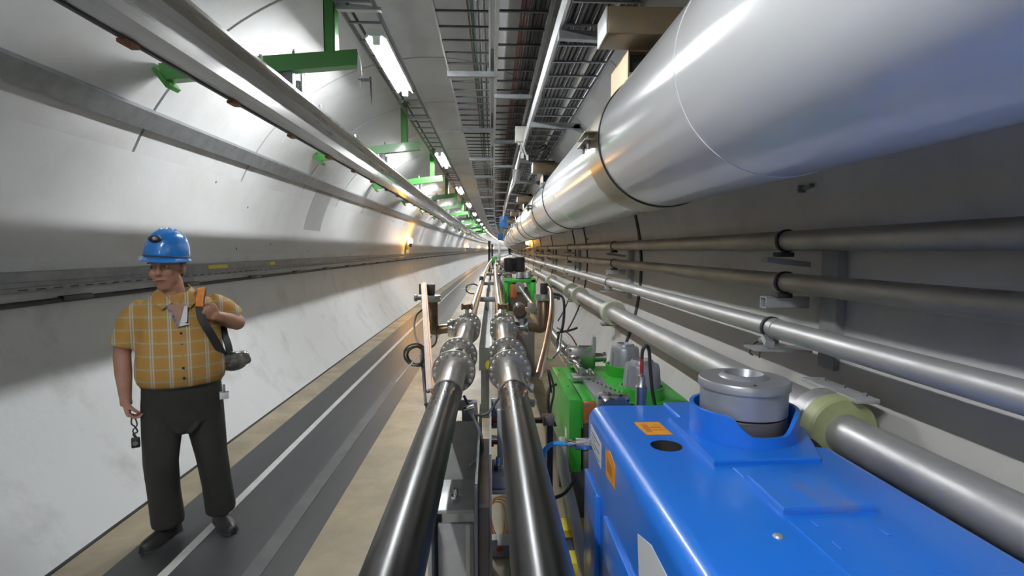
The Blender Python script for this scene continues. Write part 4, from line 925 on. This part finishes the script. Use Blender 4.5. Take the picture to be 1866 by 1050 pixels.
# shirt
sh = MB()
loft(sh, [(0,.005,.895,.188,.150),(0,-.005,.915,.212,.170),(.0,-.018,.96,.222,.182),(0,-.022,1.03,.220,.182),(0,-.015,1.12,.208,.165),(0,-.002,1.22,.200,.143),(0,.008,1.31,.196,.122),(0,.015,1.36,.170,.098),(-.005,.015,1.395,.122,.078),(-.012,.012,1.415,.080,.068)], 36)
sh.tube(spline([(.145,.01,1.340),(.215,.035,1.300),(.272,.055,1.242)],6), [.068]*2+[.072]*3+[.074]*3+[.073]*5, 18)
sh.tube(spline([(-.145,.01,1.335),(-.215,.03,1.26),(-.262,.04,1.125)],6), [.068]*2+[.070]*3+[.072]*3+[.070]*5, 18)
# creases pulling from the raised arm
for (p, q, r) in (((.10,-.118,1.25),(.175,-.105,1.02),.012), ((.06,-.135,1.16),(.16,-.135,1.05),.010), ((.05,-.15,1.08),(.17,-.12,1.16),.009), ((-.16,-.10,1.2),(-.19,-.08,1.0),.012)):
    sh.tube([p, (Vector(p)+Vector(q))/2 + Vector((0,-.008,0)), q], [r*.4, r, r*.4], 8)
SR = remesh(sh, .011, 5); shirt = pc_('shirt', SR, 'plaid_shirt', sharp=180, fix=False)
def collar_half(s):
    pts = [(-.014+s*.012,-.085,1.360),(-.014+s*.052,-.062,1.412),(-.014+s*.072,-.010,1.440),(-.014+s*.060,.05,1.452)]
    low = [(-.014+s*.060,-.112,1.330),(-.014+s*.098,-.078,1.372),(-.014+s*.104,-.01,1.402),(-.014+s*.085,.06,1.41)]
    m = MB(); n = 4; vs = pts + low + [tuple(Vector(p)+Vector((s*.006,-.004,.003))) for p in pts] + [tuple(Vector(p)+Vector((s*.006,-.005,.001))) for p in low]; fs = []
    for k in range(3):
        fs += [(k,k+1,n+k+1,n+k), (2*n+k,3*n+k,3*n+k+1,2*n+k+1), (k,2*n+k,2*n+k+1,k+1), (n+k,n+k+1,3*n+k+1,3*n+k)]
    fs += [(0,n,3*n,2*n), (3,2*n+3,3*n+3,n+3)]
    return m.add(vs, fs)
for s in (-1, 1): pc_('collar', collar_half(s), 'plaid_shirt', shirt)
# open neck with the navy lining showing, skin beneath
pc_('neck_opening', MB().prism([(-.052,-.118,1.352),(.03,-.118,1.352),(-.004,-.138,1.248)], (0,.03,.0)), 'skin', shirt)
pc_('placket_lining', MB().prism([(-.060,-.126,1.350),(-.046,-.128,1.350),(.000,-.150,1.235),(-.010,-.150,1.232)], (0,.016,.0)), 'lining_navy', shirt)
pc_('placket_lining', MB().prism([(.026,-.126,1.345),(.040,-.126,1.345),(.034,-.150,1.262),(-.004,-.152,1.238)], (0,.016,.0)), 'sticker_white', shirt)
pc_('eyeglass_tip', MB().prism([(.0,-.156,1.262),(.045,-.152,1.246),(.0,-.158,1.238)], (0,.01,0)), 'sticker_white', shirt)
for i, (z, y) in enumerate(((1.20,-.150),(1.14,-.166),(1.08,-.183),(1.02,-.203),(.965,-.203))):
    pc_('button', MB().lathe((.004+.001*i,y,z),(0,-1,0),[(-.01,.0065),(.006,.0065)],10), 'eye_dark', shirt)
# trousers
tr_ = MB()
loft(tr_, [(0,.005,.62,.10,.09),(0,.01,.70,.185,.125),(0,.008,.80,.200,.142),(0,.0,.88,.196,.148),(0,-.002,.935,.192,.150)], 32)
tr_.tube([(-.095,.01,.80),(-.108,.0,.62),(-.118,-.012,.46),(-.110,.02,.27),(-.098,.045,.085)], [.108,.098,.086,.082,.086], 20)
tr_.tube([(.095,.01,.80),(.112,.008,.62),(.130,-.004,.46),(.152,.03,.27),(.170,.065,.085)], [.108,.098,.084,.080,.084], 20)
for (p, q, r) in (((.09,-.105,.70),(.02,-.11,.62),.012), ((-.08,-.105,.70),(-.01,-.105,.62),.012), ((.10,-.07,.40),(.17,-.06,.44),.010), ((-.15,-.06,.40),(-.07,-.07,.44),.010), ((.12,-.03,.16),(.21,-.01,.20),.012), ((-.15,-.03,.16),(-.06,-.03,.20),.012)):
    tr_.tube([p, (Vector(p)+Vector(q))/2, q], [r*.4, r, r*.4], 8)
TR = remesh(tr_, .011, 5); trs = pc_('trousers', TR, 'trousers', sharp=180, fix=False)
belt = MB()
bv = []; bf = []; nb = 40
for k in range(nb):
    a = 2*math.pi*k/nb
    for (r_, z) in ((0,.898),(.006,.898),(.006,.936),(0,.936)): bv.append(((.194+r_)*math.cos(a), -.002+(.152+r_)*math.sin(a), z))
for k in range(nb):
    k2 = (k+1) % nb
    for j in range(4): bf.append((k*4+j, k2*4+j, k2*4+(j+1)%4, k*4+(j+1)%4))
pc_('belt', belt.add(bv, bf), 'leather', trs)
bd = pc_('badge', MB().bbox(.176,.222,-.114,-.110,.800,.838,.001,1), 'sticker_white', trs, label='white badge clipped to the belt')
pc_('badge_clip', MB().bbox(.192,.206,-.118,-.108,.838,.885,.002,1), 'galv', trs)
pc_('badge_header', MB().bbox(.175,.223,-.116,-.1095,.838,.845,.001,1), 'grey_plastic', trs)
# shoes
def shoe(heel, toe, h=.085):
    heel, toe = Vector((heel[0],heel[1],0)), Vector((toe[0],toe[1],0)); d = (toe-heel).normalized(); s_ = Vector((-d.y,d.x,0)); L = (toe-heel).length
    m = MB(); so = MB()
    for (t, wd, hh) in ((.02,.032,.075),(.25,.037,.082),(.5,.044,.062),(.75,.047,.048),(.93,.036,.036)):
        pass
    secs = [(0.0,.022,.055),(.06,.034,.085),(.25,.038,.092),(.42,.042,.078),(.60,.047,.060),(.78,.047,.052),(.92,.036,.044),(1.0,.014,.030)]
    def build(mb, z0, f, grow):
        n = 14; vs = []; fs = []
        for (t, wd, hh) in secs:
            for k in range(n):
                a = 2*math.pi*k/n; x = math.cos(a); z = math.sin(a); zz = z0 + (f(hh) if z > 0 else .0)*z
                vs.append(heel + d*(t*L) + s_*(wd+grow)*x*(1 if z < .3 else .92) + Vector((0,0,max(zz, z0))))
        for i in range(len(secs)-1):
            for k in range(n): k2 = (k+1) % n; fs.append((i*n+k, i*n+k2, (i+1)*n+k2, (i+1)*n+k))
        fs.append(tuple(range(n))); fs.append(tuple(range((len(secs)-1)*n, len(secs)*n))); return mb.add(vs, fs)
    o = pc_('shoe', build(m, .016, lambda h: h, 0), 'leather'); pc_('sole', build(so, 0, lambda h: .02, .005), 'rubber', o)
    c = heel + d*L*.48 + Vector((0,0,.078))
    for k in range(3): pc_('lace', MB().bar(c + d*.02*k - s_*.022 - Vector((0,0,.010*k)), c + d*.02*k + s_*.022 - Vector((0,0,.010*k)), .006, .006), 'cable_grey', o)
shoe((-.045,.105), (-.225,-.085)); shoe((.150,.115), (.218,-.135))
# face details
for s in (-1, 1):
    e = MB(); ell(e, hp(s*.032,-.0835,.012), .0125, .006, .0065, 10, HR); ey = pc_('eye', e, 'eye_white')
    e = MB(); ell(e, hp(s*.032-.002,-.0885,.012), .006, .003, .006, 8, HR); pc_('iris', e, 'eye_dark', ey)
    e = MB(); e.tube([hp(s*.016,-.097,.034), hp(s*.034,-.096,.041), hp(s*.055,-.084,.034)], [.004,.0055,.003], 8); pc_('eyebrow', e, 'hair_grey')
    e = MB(); ell(e, hp(s*.070,.030,.022), .012, .042, .045, 12, HR); pc_('hair', e, 'hair_grey')
e = MB(); e.tube([hp(-.027,-.090,-.061), hp(-.010,-.101,-.057), hp(.010,-.101,-.057), hp(.027,-.090,-.061)], [.003,.0055,.0055,.003], 8); pc_('mouth', e, 'lip')
e = MB(); ell(e, hp(0,.075,-.005), .066, .035, .06, 16, HR); pc_('hair', e, 'hair_grey')
# helmet
HT = HR @ Matrix.Rotation(R_(8), 3, 'Y')
def helm():
    m = MB(); n = 40; vs = []; fs = []
    prof_ = [(1.00,-.012),(1.01,.0),(1.0,.022),(.965,.06),(.88,.098),(.72,.128),(.48,.148),(.22,.157),(.02,.159)]
    for (r, z) in prof_:
        for k in range(n):
            a = 2*math.pi*k/n; vs.append(HD + Vector((0,0,.062)) + HT @ Vector((.106*r*math.cos(a), .012+.132*r*math.sin(a), z)))
    for i in range(len(prof_)-1):
        for k in range(n): k2 = (k+1) % n; fs.append((i*n+k, i*n+k2, (i+1)*n+k2, (i+1)*n+k))
    fs.append(tuple(range((len(prof_)-1)*n, len(prof_)*n)))
    inner = len(vs)
    for k in range(n): a = 2*math.pi*k/n; vs.append(HD + Vector((0,0,.062)) + HT @ Vector((.097*math.cos(a), .012+.122*math.sin(a), -.012)))
    for k in range(n): k2 = (k+1) % n; fs.append((k, inner+k, inner+k2, k2))
    for k in range(n): a = 2*math.pi*k/n; vs.append(HD + Vector((0,0,.062)) + HT @ Vector((.07*math.cos(a), .012+.09*math.sin(a), .10)))
    for k in range(n): k2 = (k+1) % n; fs.append((inner+k, inner+n+k, inner+n+k2, inner+k2))
    fs.append(tuple(range(inner+n, inner+2*n)))
    return m.add(vs, fs)
hm = pc_('helmet', helm(), 'helmet_blue', sharp=60)
bri = MB(); bv = []; bf = []; nb = 48
for k in range(nb):
    a = 2*math.pi*k/nb; fr = max(0, -math.sin(a)); ex = .010 + .034*fr**2; dz = -.010 - .010*fr
    for (rr, zz) in ((1.0, .004), (1.0, -.012)): bv.append(HD + Vector((0,0,.062)) + HT @ Vector((.105*math.cos(a), .012+.131*math.sin(a), zz)))
    for zz in (dz-.003, dz): bv.append(HD + Vector((0,0,.062)) + HT @ Vector(((.106+ex)*math.cos(a), .012+(.132+ex)*math.sin(a), zz)))
for k in range(nb):
    k2 = (k+1) % nb
    for (p, q) in ((0,3),(3,2),(2,1)): bf.append((k*4+p, k2*4+p, k2*4+q, k*4+q))
pc_('brim', bri.add(bv, bf), 'helmet_blue', hm)
for s in (-1, 0, 1):
    rid = MB(); rid.tube([HD + Vector((0,0,.062)) + HT @ Vector((s*.03, .012+.132*.86*math.cos(t), .165*math.sin(t)*(1 if s == 0 else .965)-.004)) for t in [math.pi*(.12+.76*i/14) for i in range(15)]], .006, 8)
    pc_('ridge', rid, 'helmet_blue', hm)
lampc = HD + Vector((0,0,.062)) + HT @ Vector((-.01,-.108,.098))
e = MB(); ell(e, lampc, .033, .020, .021, 14, HT); hl = pc_('headlamp', e, 'black_plastic', hm)
e = MB(); ell(e, lampc + HT @ Vector((.006,-.014,.003)), .015, .009, .011, 10, HT); pc_('headlamp_lens', e, 'chrome', hl)
st_ = MB(); st_.tube([HD + Vector((0,0,.058)) + HT @ Vector((.1075*math.cos(a), .012+.1335*math.sin(a), .012)) for a in [2*math.pi*i/40 for i in range(40)]], .004, 6, closed=True); pc_('headlamp_band', st_, 'cable_grey', hm)

# things the person carries (their own objects, same placing)
def carried(name, label, cat, parts):
    o = bpy.data.objects.new(name, None); col.objects.link(o); o.location = PP; o.rotation_euler = (0,0,PANG); ORG[o.name] = Vector((0,0,0)); tag(o, label, cat)
    for (nm, mb, m) in parts: pc_(nm, mb, m, o)
    return o
def ribbon(pts, wd, th, side):
    P = spline(pts, 6); m = MB(); sd = Vector(side).normalized(); vs = []; fs = []
    for i, p in enumerate(P):
        t = (P[min(i+1,len(P)-1)] - P[max(i-1,0)]).normalized(); s_ = (sd - t*sd.dot(t)).normalized(); n_ = t.cross(s_)
        for (a, b_) in ((-1,-1),(1,-1),(1,1),(-1,1)): vs.append(p + s_*a*wd/2 + n_*b_*th/2)
    for i in range(len(P)-1):
        for j in range(4): fs.append((i*4+j, i*4+(j+1)%4, (i+1)*4+(j+1)%4, (i+1)*4+j))
    fs += [(0,1,2,3), tuple((len(P)-1)*4+j for j in range(4))]; return m.add(vs, fs)
carried('backpack', 'dark backpack with orange shoulder strap on the person', 'backpack', [
    ('strap_edge', ribbon([(.115,.10,1.385),(.118,.03,1.425),(.112,-.05,1.408),(.098,-.115,1.345),(.105,-.15,1.27),(.145,-.155,1.18),(.185,-.115,1.09),(.21,-.03,1.03)], .042, .010, (1,.2,.25)), 'black_plastic'),
    ('orange_strap', ribbon([(.112,.06,1.420),(.112,-.02,1.428),(.108,-.06,1.408),(.098,-.105,1.368),(.096,-.128,1.335)], .036, .016, (1,.2,.25)), 'orange_web'),
    ('pack_body', MB().bbox(-.15,.15,.155,.32,.95,1.36,.05,4), 'black_plastic'),
    ('side_strap', ribbon([(.215,.05,1.22),(.222,.02,1.15),(.235,.0,1.10),(.242,-.01,1.05)], .038, .008, (1,0,.1)), 'black_plastic')])
wr_ = MB(); ell(wr_, (.258,.0,.985), .080, .06, .052, 18); ell(wr_, (.312,-.01,1.015), .040, .045, .038, 14); ell(wr_, (.215,-.02,1.015), .042, .05, .04, 12); ell(wr_, (.27,-.03,1.03), .03, .03, .025, 10); ell(wr_, (.335,-.02,.995), .022, .03, .025, 10)
carried('wrapped_bundle', 'dark shiny plastic wrapped bundle hanging at the hip of the person', 'bundle', [('bundle', remesh(wr_, .007, 2), 'wrap_plastic'), ('clip', MB().bbox(.232,.256,-.045,-.03,1.03,1.055,.003), 'black_plastic')])
carried('pocket_camera', 'small black camera dangling from the lowered hand on a tangled strap', 'camera', [
    ('camera_body', MB().bbox(-.245,-.205,-.07,-.045,.585,.640,.005), 'black_plastic'), ('lens', MB().lathe((-.225,-.07,.612),(0,-1,0),[(0,.014),(.008,.012)],14), 'galv'),
    ('strap', MB().tube(spline([(-.235,-.05,.77),(-.24,-.055,.72),(-.225,-.06,.70),(-.215,-.06,.67),(-.235,-.055,.66),(-.225,-.058,.638)],6), .004, 6).tube(spline([(-.232,-.05,.77),(-.215,-.055,.71),(-.235,-.06,.68),(-.22,-.058,.64)],6), .0035, 6), 'cable_grey')])
